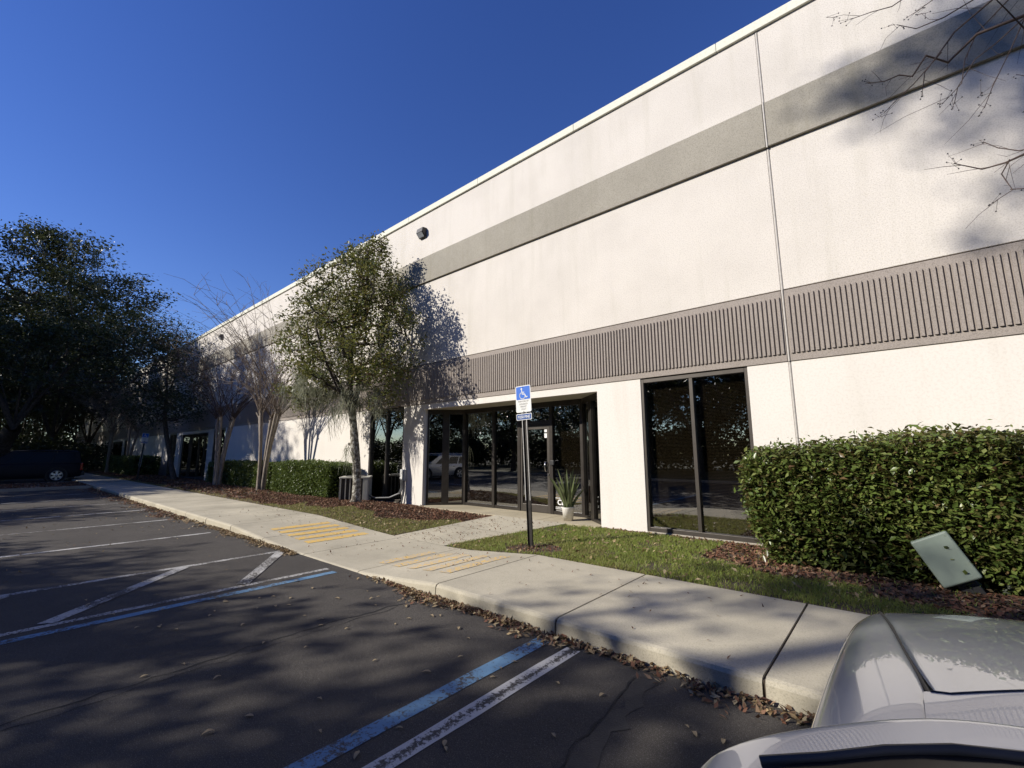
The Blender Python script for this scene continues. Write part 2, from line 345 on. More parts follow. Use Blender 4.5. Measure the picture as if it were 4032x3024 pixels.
# pavement: every slab between its joints
side = empty('sidewalk', (0, 0, 0), kind='structure')
JX = [-.84+1.69*k for k in range(-45, 7)]; ends = sorted(JX)
prof = [(KERB_Y-.012, -.9, None), (KERB_Y, 0, -.035), (KERB_Y+.012, 0, -.012), (KERB_Y+.035, 0, 0), (KERB_Y+.25, 0, 0), (KERB_Y+1.0, 0, 0), (WALK_Y, 0, 0)]
def make_slab(xa, xb):
    m = MB(); gap = .007 + rnd(0, .004); n_ = 6; vs = []
    xs = [lerp(xa+gap, xb-gap, i/n_) for i in range(n_+1)]
    for x in xs:
        h = walk_h(x); dz = rnd(-.001, .001)
        dent = rnd(-.004, .004)
        vs += [(x, KERB_Y-.012+dent, -.05), (x, KERB_Y-.004+dent, max(-.01, h-.035)), (x, KERB_Y+.012, h-.010), (x, KERB_Y+.04, h), (x, KERB_Y+.9, h+dz), (x, WALK_Y, h+.004), (x, WALK_Y, -.05)]
    k = 7
    m.add(vs, [(i*k+j, (i+1)*k+j, (i+1)*k+j+1, i*k+j+1) for i in range(n_) for j in range(k-1)])
    m.add(vs[:k], [tuple(range(k))]); m.add(vs[-k:], [tuple(range(k))[::-1]])
    return m.build('slab', M['concrete'], side)
for xa, xb in zip(ends[:-1], ends[1:]): make_slab(xa, xb)
jb = MB(); 
for x in ends:
    h = walk_h(x); jb.box((x-.02, KERB_Y+.01, -.04), (x+.02, WALK_Y-.01, h-.018))
jb.build('joint_filler', M['soil'], side)
# yellow warning stripes on both ramps
def yellow(x, y0, y1, w, mat):
    m = MB(); k = 6; vs = []
    for i in range(k+1):
        y = lerp(y0, y1, i/k)
        for sx in (-1, 1): vs.append((x+sx*w/2+rnd(-.008, .008), y, walk_h(x+sx*w/2)+.006))
    m.add(vs, [(2*i, 2*i+1, 2*i+3, 2*i+2) for i in range(k)]); m.build('yellow_stripe', M[mat], side)
for k in range(5):
    yellow(-8.42-k*.385, 3.98-.0*k, 5.22, .215, 'yellow')
    yellow(-4.62-k*.36, 4.02, 5.22-.05*k, .20, 'yellow_worn')
# entrance walk and the slab in front of the doors
wk = empty('entrance_walk', (-6.9, 6.8, 0), kind='structure')
def wpart(m, name, mat, root, **k):
    o = m.build(name, M[mat] if isinstance(mat, str) else mat, root, **k); o.matrix_parent_inverse = Matrix.Translation(root.location).inverted(); return o
def walk_piece(ya, yb):
    m = MB(); n_ = 4; vs = []
    for i in range(n_+1):
        y = lerp(ya, yb, i/n_); z = lerp(.018, .192, (y-WALK_Y)/2.57)
        for t in (0, .33, .66, 1): vs.append((lerp(walk_l(y), walk_r(y), t), y, z))
    m.add(vs, [(i*4+j, i*4+j+1, (i+1)*4+j+1, (i+1)*4+j) for i in range(n_) for j in range(3)])
    for c_ in (0, 3):
        m.add([(vs[i*4+c_]) for i in range(n_+1)]+[(vs[i*4+c_][0], vs[i*4+c_][1], vs[i*4+c_][2]-.12) for i in range(n_+1)], [(i, i+1, n_+2+i, n_+1+i) for i in range(n_)])
    wpart(m, 'slab', 'concrete', wk)
walk_piece(WALK_Y+.006, 6.75); walk_piece(6.76, 8.045)
m = MB(); m.box((-10.42, 8.05, -.05), (-7.9, 9.35, .19)); wpart(m, 'slab', 'slab', wk, bevel=.008)
m = MB(); m.box((-7.89, 8.05, -.05), (-6.2, 9.35, .19)); wpart(m, 'slab', 'slab', wk, bevel=.008)
m = MB(); m.box((-6.19, 8.05, -.05), (-4.69, 9.35, .19)); wpart(m, 'slab', 'slab', wk, bevel=.008)
# planting strip between pavement and wall
xs = np.concatenate([np.arange(-92, -22, .5), np.arange(-22, 3, .12), np.arange(3, 12.1, .5)]); ys = np.linspace(WALK_Y-.012, WALL_Y+.02, 20)
V = []
for x in xs:
    for y in ys:
        z = lawn_z(x, y)+rnd(-.004, .006)
        if in_walk(x, y, .03) or (y > 8.02 and -10.35 < x < -4.7): z -= .07
        V.append((x, y, z))
ny = len(ys); F = [(i*ny+j, (i+1)*ny+j, (i+1)*ny+j+1, i*ny+j+1) for i in range(len(xs)-1) for j in range(ny-1)]
tag(bulk('planting_strip', V, F, M['soil'], smooth=True), kind='structure')
# kerb and verge on the far side of the car park, island between the bays
m = MB(); m.box((-110, -9.68, -.05), (45, -9.5, .14)); tag(m.build('far_kerb', M['kerb'], bevel=.02), kind='structure')
m = MB(); m.add([(-200, -90, .10), (120, -90, .10), (120, -9.68, .10), (-200, -9.68, .10)], [(0, 1, 2, 3)]); tag(m.build('verge', M['forest_floor']), kind='structure')
m = MB(); m.add([(-200, -20, .02), (-110, -20, .02), (-110, 40, .02), (-200, 40, .02)], [(0, 1, 2, 3)]); tag(m.build('woodland_floor', M['forest_floor']), kind='structure')
isl = MB()
path = [(-36.4, 3.5), (-36.4, -1.6), (-35.8, -2.2), (-31.3, -2.2), (-30.7, -1.6), (-30.7, 3.0), (-30.5, 3.5)]
for a, b in zip(path[:-1], path[1:]):
    d = Vector((b[0]-a[0], b[1]-a[1], 0)).normalized(); nn = Vector((-d.y, d.x, 0))*.15
    isl.add([Vector((*a, -.02)), Vector((*b, -.02)), Vector((*b, .14)), Vector((*a, .14)), Vector((*a, .14))+nn, Vector((*b, .14))+nn, Vector((*a, .1))+nn, Vector((*b, .1))+nn], [(0, 1, 2, 3), (3, 2, 5, 4), (4, 5, 7, 6)])
isl.add([(-36.3, 3.5, .10), (-36.3, -2.05, .10), (-30.8, -2.05, .10), (-30.8, 3.5, .10)], [(0, 1, 2, 3)])
tag(isl.build('parking_island', M['kerb']), kind='structure')

# ------------------------------------------------------------------ the warehouse building
bld = empty('warehouse_building', (-39.7, 8.2, 0), label='long pale stucco warehouse building with taupe band, ribbed band and dark glass entrances', cat='building')
def bp(m, name, mat, **k): return wpart(m, name, mat, bld, **k)
D = WALL_Y
UN = [0, -25.7, -51.4]
openings = []
for u in UN: openings += [(-13.31+u, -11.43+u), (-10.44+u, -4.68+u), (-3.71+u, -1.79+u)]
openings += [(12.39, 14.27)]
joints = [-1.17+12.85*j for j in range(1, -8, -1)]            # right to left
for a, b in zip(joints[1:], joints[:-1]):
    xa, xb = a+.022, b-.022
    cuts = sorted([o for o in openings if o[1] > xa and o[0] < xb]); x = xa
    for (o0, o1) in cuts+[(xb, xb)]:
        if o0 > x: m = MB(); m.box((x, D, -.1), (o0, D+.14, 3.088)); bp(m, 'lower_wall', 'lowpaint')
        x = max(x, o1)
    for (z0, z1) in ((4.292, 6.868), (7.738, 9.2)):
        m = MB(); m.box((xa, D, z0), (xb, D+.2, z1)); bp(m, 'wall_panel', 'stucco', bevel=.008)
    m = MB(); m.box((xa, D-.055, 6.87), (xb, D+.2, 7.70)); bp(m, 'upper_band', 'band', bevel=.006)
    m = MB(); m.box((xa, D+.03, 7.70), (xb, D+.2, 7.738)); bp(m, 'shadow_groove', 'band')
    m = MB(); m.box((xa, D-.018, 3.09), (xb, D+.2, 4.27)); bp(m, 'lower_band', 'rib', bevel=.006)
    m = MB(); m.box((xa, D+.03, 4.27), (xb, D+.2, 4.292)); bp(m, 'shadow_groove', 'rib')
    m = MB(); m.tube([((xa+xb)/2*0+a, D+.012, 0), (a, D+.012, 9.2)], .021, 8); bp(m, 'joint_sealant', 'bead')
    m = MB(); m.tube([(a, D-.040, 6.86), (a, D-.040, 7.72)], .017, 8); bp(m, 'joint_sealant', 'bead')
    m = MB(); m.tube([(a, D-.012, 3.09), (a, D-.012, 4.28)], .017, 8); bp(m, 'joint_sealant', 'bead')
    k = 0
    while k < 4:
        c0, c1 = lerp(a, b, k/4)-.67, lerp(a, b, (k+1)/4)-.67
        m = MB(); m.box((c0+.003, D-.05, 9.2), (c1-.003, D+.35, 9.385)); bp(m, 'coping_piece', 'coping', bevel=.01); k += 1
XL, XR = joints[-1], joints[0]
m = MB(); m.box((XL, D+.2, -.1), (XL+.2, D+32, 9.2)); bp(m, 'end_wall', 'stucco')
m = MB(); m.box((XR-.2, D+.2, -.1), (XR, D+32, 9.2)); bp(m, 'end_wall', 'stucco')
m = MB(); m.box((XL, D+31.8, -.1), (XR, D+32, 9.2)); bp(m, 'rear_wall', 'stucco')
m = MB(); m.box((XL+.2, D+.35, 8.9), (XR-.2, D+31.8, 9.05)); bp(m, 'roof', 'coping')
m = MB(); m.box((XL+.2, D+.2, 3.09), (XR-.2, D+.3, 8.9)); bp(m, 'wall_backing', 'inner_wall')
# ribs
def rib_geo(m, x):
    y0, y1 = D-.018, D-.046; z0, z1 = 3.215, 4.16; a, b = .0235, .0175
    m.add([(x-a, y0, z0), (x-b, y1, z0), (x+b, y1, z0), (x+a, y0, z0), (x-a, y0, z1), (x-b, y1, z1), (x+b, y1, z1), (x+a, y0, z1)], [(0, 1, 5, 4), (1, 2, 6, 5), (2, 3, 7, 6), (0, 3, 2, 1), (4, 5, 6, 7)])
m = MB(); rib_geo(m, 0); rib_me = m.mesh('rib'); rib_me.materials.append(M['rib'])
def near_joint(x): return any(abs(x-j) < .05 for j in joints)
PITCH = .0668; x = 1.9; cnt = 0
while cnt < 300:
    if not near_joint(x):
        o = bpy.data.objects.new('rib', rib_me); C.objects.link(o); o.parent = bld; o.matrix_parent_inverse = Matrix.Translation(bld.location).inverted(); o.location = (x, 0, 0); cnt += 1
    x -= PITCH
m = MB()
while x > XL+.1:
    if not near_joint(x): rib_geo(m, x)
    x -= PITCH
x = 1.9+PITCH
while x < XR-.1: rib_geo(m, x); x += PITCH
o = bp(m, 'distant_ribs', 'rib'); o['kind'] = 'stuff'
# entrance and windows, one set per unit
def sub(m, name, mat, par, **k):
    o = m.build(name, M[mat] if isinstance(mat, str) else mat, par, **k); o.matrix_parent_inverse = (par.matrix_parent_inverse if False else Matrix.Translation(bld.location).inverted() @ Matrix.Translation(bld.location)); return o
def slats(x0, x1, z0, z1, y, name='blind', par=None, M4=None):
    m = MB(); z = z0
    while z < z1:
        m.add([(x0, y-.010, z-.004), (x1, y-.010, z-.004), (x1, y+.010, z+.006), (x0, y+.010, z+.006), (x0, y-.010, z-.0055), (x1, y-.010, z-.0055), (x1, y+.010, z+.0045), (x0, y+.010, z+.0045)], [(0, 1, 2, 3), (7, 6, 5, 4), (4, 5, 1, 0)]); z += .0255
    o = sub(m, name, 'blind', par); o['kind'] = 'stuff'; return o
def window(x0, x1, blind):
    z0, z1 = .20, 3.075; f = .055; y0 = D+.035; xm = (x0+x1)/2
    m = MB()
    m.box((x0, y0-.02, z0), (x0+f, y0+.12, z1)); m.box((x1-f, y0-.02, z0), (x1, y0+.12, z1))
    m.box((x0+f, y0-.02, z1-f-.02), (x1-f, y0+.12, z1)); m.box((x0+f, y0-.02, z0), (x1-f, y0+.12, z0+f+.02)); m.box((xm-.032, y0-.015, z0+f+.02), (xm+.032, y0+.115, z1-f-.02))
    wn = bp(m, 'window', 'bronze_sunlit', bevel=.004)
    for (a, b) in ((x0+f, xm-.032), (xm+.032, x1-f)):
        p = MB(); p.box((a-.004, y0+.055, z0+f), (b+.004, y0+.061, z1-f)); sub(p, 'pane', 'glass', wn)
    s = MB(); s.box((x0, D-.012, .10), (x1, D+.18, .199)); sub(s, 'sill', 'kerb', wn, bevel=.006)
    if blind: slats(x0+f, x1-f, .30, 2.98, y0+.16, 'blind', wn)
for ui, u in enumerate(UN):
    window(-3.71+u, -1.79+u, True); window(-13.31+u, -11.43+u, False)
    a, b = -10.44+u, -4.68+u; Y = 9.10
    m = MB(); m.box((a, D, 2.93), (b, D+.14, 3.088)); bp(m, 'lintel', 'lowpaint')
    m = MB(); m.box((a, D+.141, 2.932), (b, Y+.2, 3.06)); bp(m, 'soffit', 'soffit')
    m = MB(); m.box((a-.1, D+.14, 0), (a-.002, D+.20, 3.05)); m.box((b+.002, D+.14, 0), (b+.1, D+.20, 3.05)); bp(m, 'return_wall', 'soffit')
    m = MB()
    mull = [-9.62, -8.46, -7.54, -6.50, -5.60]
    for i, x in enumerate(mull):
        w = .055 if i in (0, 4) else .045
        m.box((x-w+u, Y-.06, .192), (x+w+u, Y+.06, 2.80))
    m.box((-9.7+u, Y-.062, 2.80), (-5.5+u, Y+.062, 2.93)); m.box((-9.57+u, Y-.05, .192), (-7.59+u, Y+.05, .27)); m.box((-6.45+u, Y-.05, .192), (-5.66+u, Y+.05, .27))
    m.box((-7.49+u, Y-.05, 2.36), (-6.55+u, Y+.05, 2.47))
    # the two splayed sides
    def splay(p, q):
        p, q = Vector((*p, 0)), Vector((*q, 0)); d = (q-p).normalized(); L = (q-p).length
        T = Matrix.Translation(p) @ Matrix(((d.x, -d.y, 0, 0), (d.y, d.x, 0, 0), (0, 0, 1, 0), (0, 0, 0, 1))); return T, L
    panes = []
    for (p, q) in (((a+.01, D+.14), (-9.66+u, Y-.02)), ((-5.56+u, Y-.02), (b-.01, D+.14))):
        T, L = splay(p, q)
        m.box((0, -.05, .192), (.05, .05, 2.93), T); m.box((L-.05, -.05, .192), (L, .05, 2.93), T); m.box((L*.5-.10, -.05, .192), (L*.5+.10, .05, 2.80), T)
        m.box((.05, -.05, 2.80), (L-.05, .05, 2.93), T); m.box((.05, -.05, .192), (L*.5-.1, .05, .25), T); m.box((L*.5+.1, -.05, .192), (L-.05, .05, .25), T)
        for (c0, c1) in ((.046, L*.5-.096), (L*.5+.096, L-.046)):
            g_ = MB(); g_.box((c0, -.004, .245), (c1, .004, 2.805), T); panes.append(g_)
    sf = bp(m, 'storefront', 'bronze')
    for (x0, x1, z0, z1) in ((-9.57, -8.505, .265, 2.805), (-8.415, -7.585, .265, 2.805), (-7.5, -6.54, 2.465, 2.805), (-6.46, -5.65, .265, 2.805)):
        g_ = MB(); g_.box((x0+u, Y-.004, z0), (x1+u, Y+.004, z1)); panes.append(g_)
    for g_ in panes: sub(g_, 'pane', 'glass', sf)
    d = MB(); dx0, dx1 = -7.485+u, -6.555+u
    d.box((dx0, Y-.045, .20), (dx0+.055, Y+.01, 2.35)); d.box((dx1-.075, Y-.045, .20), (dx1, Y+.01, 2.35)); d.box((dx0+.055, Y-.045, .20), (dx1-.075, Y+.01, .38)); d.box((dx0+.055, Y-.045, 2.25), (dx1-.075, Y+.01, 2.35))
    dr = bp(d, 'door', 'bronze_sunlit', bevel=.004)
    g_ = MB(); g_.box((dx0+.05, Y-.02, .375), (dx1-.07, Y-.013, 2.255)); sub(g_, 'pane', 'glass', dr)
    h = MB(); hx = dx1-.075; h.tube([(hx-.01, Y-.05, 1.44), (hx-.01, Y-.11, 1.43), (hx-.03, Y-.115, 1.33), (hx-.01, Y-.11, 1.21), (hx-.01, Y-.05, 1.20)], .012, 8); sub(h, 'handle', 'chrome', dr)
    h = MB(); h.tube([(dx1-.035, Y-.045, 1.13), (dx1-.035, Y-.062, 1.13)], .022, 12); sub(h, 'lock', 'chrome', dr)
    h = MB(); h.box((dx0+.06, Y+.005, 1.19), (dx1-.08, Y+.05, 1.225)); sub(h, 'push_bar', 'chrome', dr)
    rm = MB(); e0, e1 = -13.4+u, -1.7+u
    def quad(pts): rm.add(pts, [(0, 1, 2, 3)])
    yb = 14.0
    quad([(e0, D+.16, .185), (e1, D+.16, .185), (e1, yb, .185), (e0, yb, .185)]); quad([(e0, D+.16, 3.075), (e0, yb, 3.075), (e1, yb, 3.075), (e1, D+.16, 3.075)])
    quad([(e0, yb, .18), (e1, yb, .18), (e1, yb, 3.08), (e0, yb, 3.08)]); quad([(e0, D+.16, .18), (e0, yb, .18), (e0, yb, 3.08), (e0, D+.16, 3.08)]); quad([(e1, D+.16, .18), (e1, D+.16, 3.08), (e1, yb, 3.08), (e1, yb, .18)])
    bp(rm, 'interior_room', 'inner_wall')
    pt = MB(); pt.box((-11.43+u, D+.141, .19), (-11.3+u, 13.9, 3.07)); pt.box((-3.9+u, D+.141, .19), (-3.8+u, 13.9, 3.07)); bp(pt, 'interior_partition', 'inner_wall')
    if ui == 0:
        slats(-6.40, -5.68, .95, 2.28, Y+.13, 'blind', sf)
        k = MB(); k.box((-6.50, Y-.115, 1.36), (-6.39, Y-.062, 1.47)); sub(k, 'card_reader', 'black', sf, bevel=.008)
        pp = MB(); pp.box((-9.93, 8.985, .62), (-9.76, 8.992, .95), Matrix.Translation((-9.85, 8.98, 0)) @ Matrix.Rotation(R(43), 4, 'Z') @ Matrix.Translation((9.85, -8.98, 0))); sub(pp, 'notice', 'paper', sf)
        st = MB(); st.box((-6.72, Y-.0245, 2.17), (-6.635, Y-.0215, 2.245)); st.box((-6.72, Y-.0245, 2.03), (-6.635, Y-.0215, 2.14)); sub(st, 'sticker', 'decal', dr)
        TX = Matrix.Rotation(R(90), 4, 'X')
        off = Matrix.Translation(bld.location).inverted()
        def deco(name, body, size, mat, x, z, y=Y-.0075, par=sf, **k): return text(name, body, size, M[mat], par, Matrix.Translation(Vector((x, y, z))-0*bld.location) @ TX, **k)
        deco('unit_number', '108', .17, 'number', -6.98, 2.62)
        deco('window_lettering', 'CBI', .17, 'decal', -6.24, .47, bold=.004)
        ln = MB(); 
        for z_ in (.575, .36, .325):
            xx = -6.42
            while xx < -6.08: w_ = rnd(.018, .04); ln.box((xx, Y-.009, z_-.008), (xx+w_, Y-.0065, z_+.008)); xx += w_+.012
        sub(ln, 'fine_print', 'decal', sf)

# ------------------------------------------------------------------ vegetation tools
def unit(n, rg): 
    v = rg.normal(size=(n, 3)); return v/np.linalg.norm(v, axis=1, keepdims=True)
def leaves(P, size, rg, asp=.45, up=.5, jit=.35, fold=True, droop=0):
    """one folded, pointed leaf (two quads) per point: 6 vertices"""
    n = len(P); d = unit(n, rg); d[:, 2] = d[:, 2]*.6-droop; d /= np.linalg.norm(d, axis=1, keepdims=True)
    nrm = unit(n, rg); nrm[:, 2] = np.abs(nrm[:, 2])+up; s = np.cross(d, nrm); s /= np.linalg.norm(s, axis=1, keepdims=True)+1e-9
    nn = np.cross(s, d); L = size*(1+jit*rg.uniform(-1, 1, (n, 1))); w = L*asp*.5
    a = P-d*L*.5; t = P+d*L*.5; m1 = P-d*L*.08+s*w+nn*w*.35; m2 = P-d*L*.08-s*w+nn*w*.35
    V = np.stack([a, m1, t, m2], 1).reshape(-1, 3); i = np.arange(n)[:, None]*4
    if fold:
        F = np.concatenate([i+np.array([[0, 1, 2]]), i+np.array([[0, 2, 3]])]); 
    else: F = i+np.array([[0, 1, 2, 3]])
    return V, F
class Branches:
    """grows a branch system from trunk nodes to target points and gives every twig a pipe-model radius"""
    def __init__(s, trunk, r_tip=.006, power=.47, fork=0):
        s.P = [np.array(p, float) for p in trunk]; s.par = [i-1 for i in range(len(trunk))]; s.tips = []; s.fork = fork; s.rt = r_tip; s.pw = power
    def limb(s, pts, start):
        k = start
        for p in pts: s.P.append(np.array(p, float)); s.par.append(k); k = len(s.P)-1
        return k
    def connect(s, T, rg, steps=3, sag=.06, reach=None):
        T = np.asarray(T); f = s.P[s.fork]; order = np.argsort(np.linalg.norm(T-f, axis=1))
        for k in order:
            t = T[k]; A = np.array(s.P[s.fork:]); dist = np.linalg.norm(A-t, axis=1)+.25*np.maximum(0, np.linalg.norm(A-f, axis=1)-np.linalg.norm(t-f))*3+.2*np.maximum(0, A[:, 2]-t[2])
            b = int(np.argmin(dist))+s.fork; p0 = s.P[b]; L = np.linalg.norm(t-p0)
            for i in range(1, steps+1):
                q = i/steps; p = p0+(t-p0)*q
                if i < steps: p = p+rg.normal(size=3)*L*.07; p[2] += sag*L*math.sin(math.pi*q)*-1
                s.P.append(p); s.par.append(b); b = len(s.P)-1
            s.tips.append(b)
    def radii(s):
        n = len(s.P); cnt = np.zeros(n)
        for t in s.tips: cnt[t] += 1
        for i in range(n-1, 0, -1):
            if s.par[i] >= 0: cnt[s.par[i]] += cnt[i]
        return s.rt*np.maximum(cnt, 1)**s.pw
    def mesh(s, sides=5, rmin=0, trunk_r=None):
        r = s.radii()
        if trunk_r is not None:
            for i, q in enumerate(trunk_r): r[i] = q
        P = np.array(s.P); V = []; F = []; base = 0
        a = 2*np.pi*np.arange(sides)/sides
        for i in range(len(P)):
            p = s.par[i]
            if p < 0 or r[i] < rmin: continue
            d = P[i]-P[p]; L = np.linalg.norm(d)
            if L < 1e-6: continue
            d /= L; x = np.cross(d, [.31, .77, .55]); x /= np.linalg.norm(x); y = np.cross(d, x)
            r0 = min(r[p], r[i]*1.5) if trunk_r is None or i >= len(trunk_r) else r[p]
            ring = np.outer(np.cos(a), x)+np.outer(np.sin(a), y)
            V.append(P[p]-d*r0*.25+ring*r0); V.append(P[i]+d*r[i]*.2+ring*r[i])
            j = np.arange(sides); F.append(np.stack([base+j, base+(j+1) % sides, base+sides+(j+1) % sides, base+sides+j], 1)); base += 2*sides
        return np.concatenate(V), np.concatenate(F)
def ell_points(n, c, r, rg, shell=.0):
    u = unit(n, rg); q = rg.uniform(shell**3, 1, (n, 1))**(1/3); return np.array(c)+u*q*np.array(r)
def around(Cn, k, spread, rg):
    P = np.repeat(Cn, k, 0); return P+rg.normal(size=P.shape)*np.array(spread)
def moss_mesh(P, Ls, rg, strands=10, wid=.012):
    V = []; n = len(P)
    for i in range(n):
        L = Ls[i]
        for s in range(strands):
            x, y = rg.normal(0, .05+.05*L, 2); a = rg.uniform(0, 6.28); ll = L*rg.uniform(.35, 1); px, py, pz = P[i][0]+x, P[i][1]+y, P[i][2]+rg.uniform(-.05, .08)
            k = 4; ox = oy = 0
            for q in range(k):
                w0 = wid*(1-.75*q/k); w1 = wid*(1-.75*(q+1)/k)
                nx, ny_ = ox+rg.normal(0, .03)*(1+ll), oy+rg.normal(0, .03)*(1+ll)
                z0, z1 = pz-ll*q/k, pz-ll*(q+1)/k; ca, sa = math.cos(a), math.sin(a)
                V += [(px+ox-ca*w0, py+oy-sa*w0, z0), (px+ox+ca*w0, py+oy+sa*w0, z0), (px+nx+ca*w1, py+ny_+sa*w1, z1), (px+nx-ca*w1, py+ny_-sa*w1, z1)]
                ox, oy = nx, ny_; a += rg.normal(0, .5)
    V = np.array(V); return V, np.arange(len(V)).reshape(-1, 4)
def stuff(o): o['kind'] = 'stuff'; return o

# ------------------------------------------------------------------ the evergreen beside the entrance
rg = np.random.default_rng(11)
tz = lawn_z(-11.85, 6.95)-.04
t = empty('evergreen_tree', (-11.85, 6.95, tz), label='leafy evergreen tree with pale lichen trunk and hanging moss beside the air conditioner', cat='tree')
off = np.array([-11.85, 6.95, tz])
tp = [(0, 0, 0), (.03, 0, .12), (.0, .02, .6), (-.06, .0, 1.2), (-.10, -.05, 1.6), (-.22, -.05, 2.2), (-.35, -.08, 2.75)]
br = Branches(tp, .0075, .47, 6)
cl = []
lobes = [((-.2, -.2, 6.0), (1.7, 1.7, 1.55), 150), ((-1.7, -.4, 4.7), (1.25, 1.3, 1.35), 120), ((1.1, -.2, 4.6), (1.15, 1.3, 1.4), 120), ((-.5, -1.3, 4.9), (1.4, 1.0, 1.4), 62), ((-2.3, -.6, 3.5), (.8, 1.0, .8), 48), ((1.3, -.2, 3.4), (.8, .9, .7), 28), ((-.3, .1, 7.2), (.85, .85, .65), 60), ((.9, -.2, 6.1), (.9, .9, .9), 55), ((-1.3, -.3, 6.0), (.9, .9, .8), 50), ((-.8, -.6, 4.0), (1.3, 1.0, .7), 32), ((.2, .1, 7.75), (.35, .35, .3), 12)]
for c_, r_, n_ in lobes: cl.append(ell_points(n_, c_, r_, rg, .45))
cl = np.concatenate(cl)
limbs = [[(-.7, -.2, 3.3), (-1.3, -.3, 4.0), (-1.8, -.4, 4.8)], [(-.3, -.2, 3.5), (-.35, -.2, 4.6), (-.25, -.15, 5.8), (-.2, -.1, 6.8)], [(.05, -.1, 3.3), (.6, -.2, 4.0), (1.0, -.2, 4.9)], [(-.45, -.5, 3.3), (-.5, -.9, 4.1), (-.5, -1.2, 4.9)]]
for L_ in limbs: br.limb(L_, 6)
br.connect(cl[rg.permutation(len(cl))[:420]], rg, 3)
V, F = br.mesh(6, 0, [.20, .135, .115, .11, .125, .10, .11]); o = bulk('branches', V, F, M['bark_dark'], t, True)
m = MB(); m.tube([(p[0], p[1], p[2]) for p in tp], [.19, .135, .118, .112, .128, .104, .115], 14); m.tube([(-.10, -.05, 1.6), (-.22, -.12, 1.66), (-.27, -.16, 1.70)], [.06, .045, .035], 8)
m.tube([(-.02, .0, .02), (-.13, -.07, -.03)], [.12, .05], 8); m.tube([(.0, .0, .02), (.15, -.05, -.03)], [.12, .05], 8)
m.build('trunk', M['lichen'], t)
P = around(cl, 30, .12, rg); V, F = leaves(P, .105, rg, .44, .5); o = stuff(bulk('crown', V, F, M['leaf_near'], t))
cr = cl[(cl[:, 0] > .2) | (rg.uniform(size=len(cl)) < .15)]; P = around(cr, 7, .14, rg); V, F = leaves(P, .09, rg, .42, .3); stuff(bulk('bronze_leaves', V, F, M['leaf_red'], t))
mp = np.concatenate([ell_points(30, (-1.8, -.6, 3.25), (1.15, .9, .5), rg), ell_points(12, (-.3, -.2, 3.0), (.6, .4, .3), rg), ell_points(10, (.9, -.2, 3.0), (.6, .5, .3), rg), ell_points(6, (-.6, -.5, 4.4), (.7, .5, .6), rg)])
mp[:, 2] += rg.uniform(-.25, .5, len(mp)); V, F = moss_mesh(mp, rg.uniform(.2, 1.0, len(mp))**1.5+.1, rg, 26, .009); stuff(bulk('moss', V, F, M['moss'], t))
V, F = moss_mesh(np.array([(-.16, -.16, 1.6), (-.2, -.15, 1.55), (-.22, -.1, 1.62)]), [.9, .7, 1.0], rg, 16, .007); stuff(bulk('trunk_moss', V, F, M['moss'], t))

# the darker leaning evergreen farther along the wall
rg = np.random.default_rng(12); bx, by = -30.2, 6.75; tz = lawn_z(bx, by)-.04
t = empty('evergreen_tree', (bx, by, tz), label='dark leaning evergreen tree in front of the farther entrance', cat='tree')
tp = [(0, 0, 0), (-.25, -.1, .6), (-.6, -.2, 1.4), (-.95, -.35, 2.4), (-1.1, -.5, 3.3)]
br = Branches(tp, .010, .47, 4); cl = []
for c_, r_, n_ in [((-1.4, -.6, 4.2), (2.6, 2.2, .9), 130), ((-1.2, -.6, 5.6), (2.5, 2.0, 1.1), 120), ((-1.5, -.7, 7.2), (2.3, 1.8, 1.0), 100), ((-2.2, -.9, 8.6), (2.3, 1.7, .9), 80), ((-3.4, -.9, 3.6), (1.0, 1.0, .5), 25), ((1.2, -.2, 3.9), (1.1, 1.0, .5), 30)]: cl.append(ell_points(n_, c_, r_, rg, .5))
cl = np.concatenate(cl); br.limb([(-1.2, -.55, 5), (-1.4, -.6, 6.6), (-1.8, -.7, 8.2)], 4); br.connect(cl[rg.permutation(len(cl))[:170]], rg, 3)
V, F = br.mesh(5, 0, [.17, .14, .13, .12, .11]); bulk('trunk', V, F, M['bark_dark'], t, True)
P = around(cl, 22, .26, rg); V, F = leaves(P, .15, rg, .45, .5); stuff(bulk('crown', V, F, M['leaf_dark'], t))

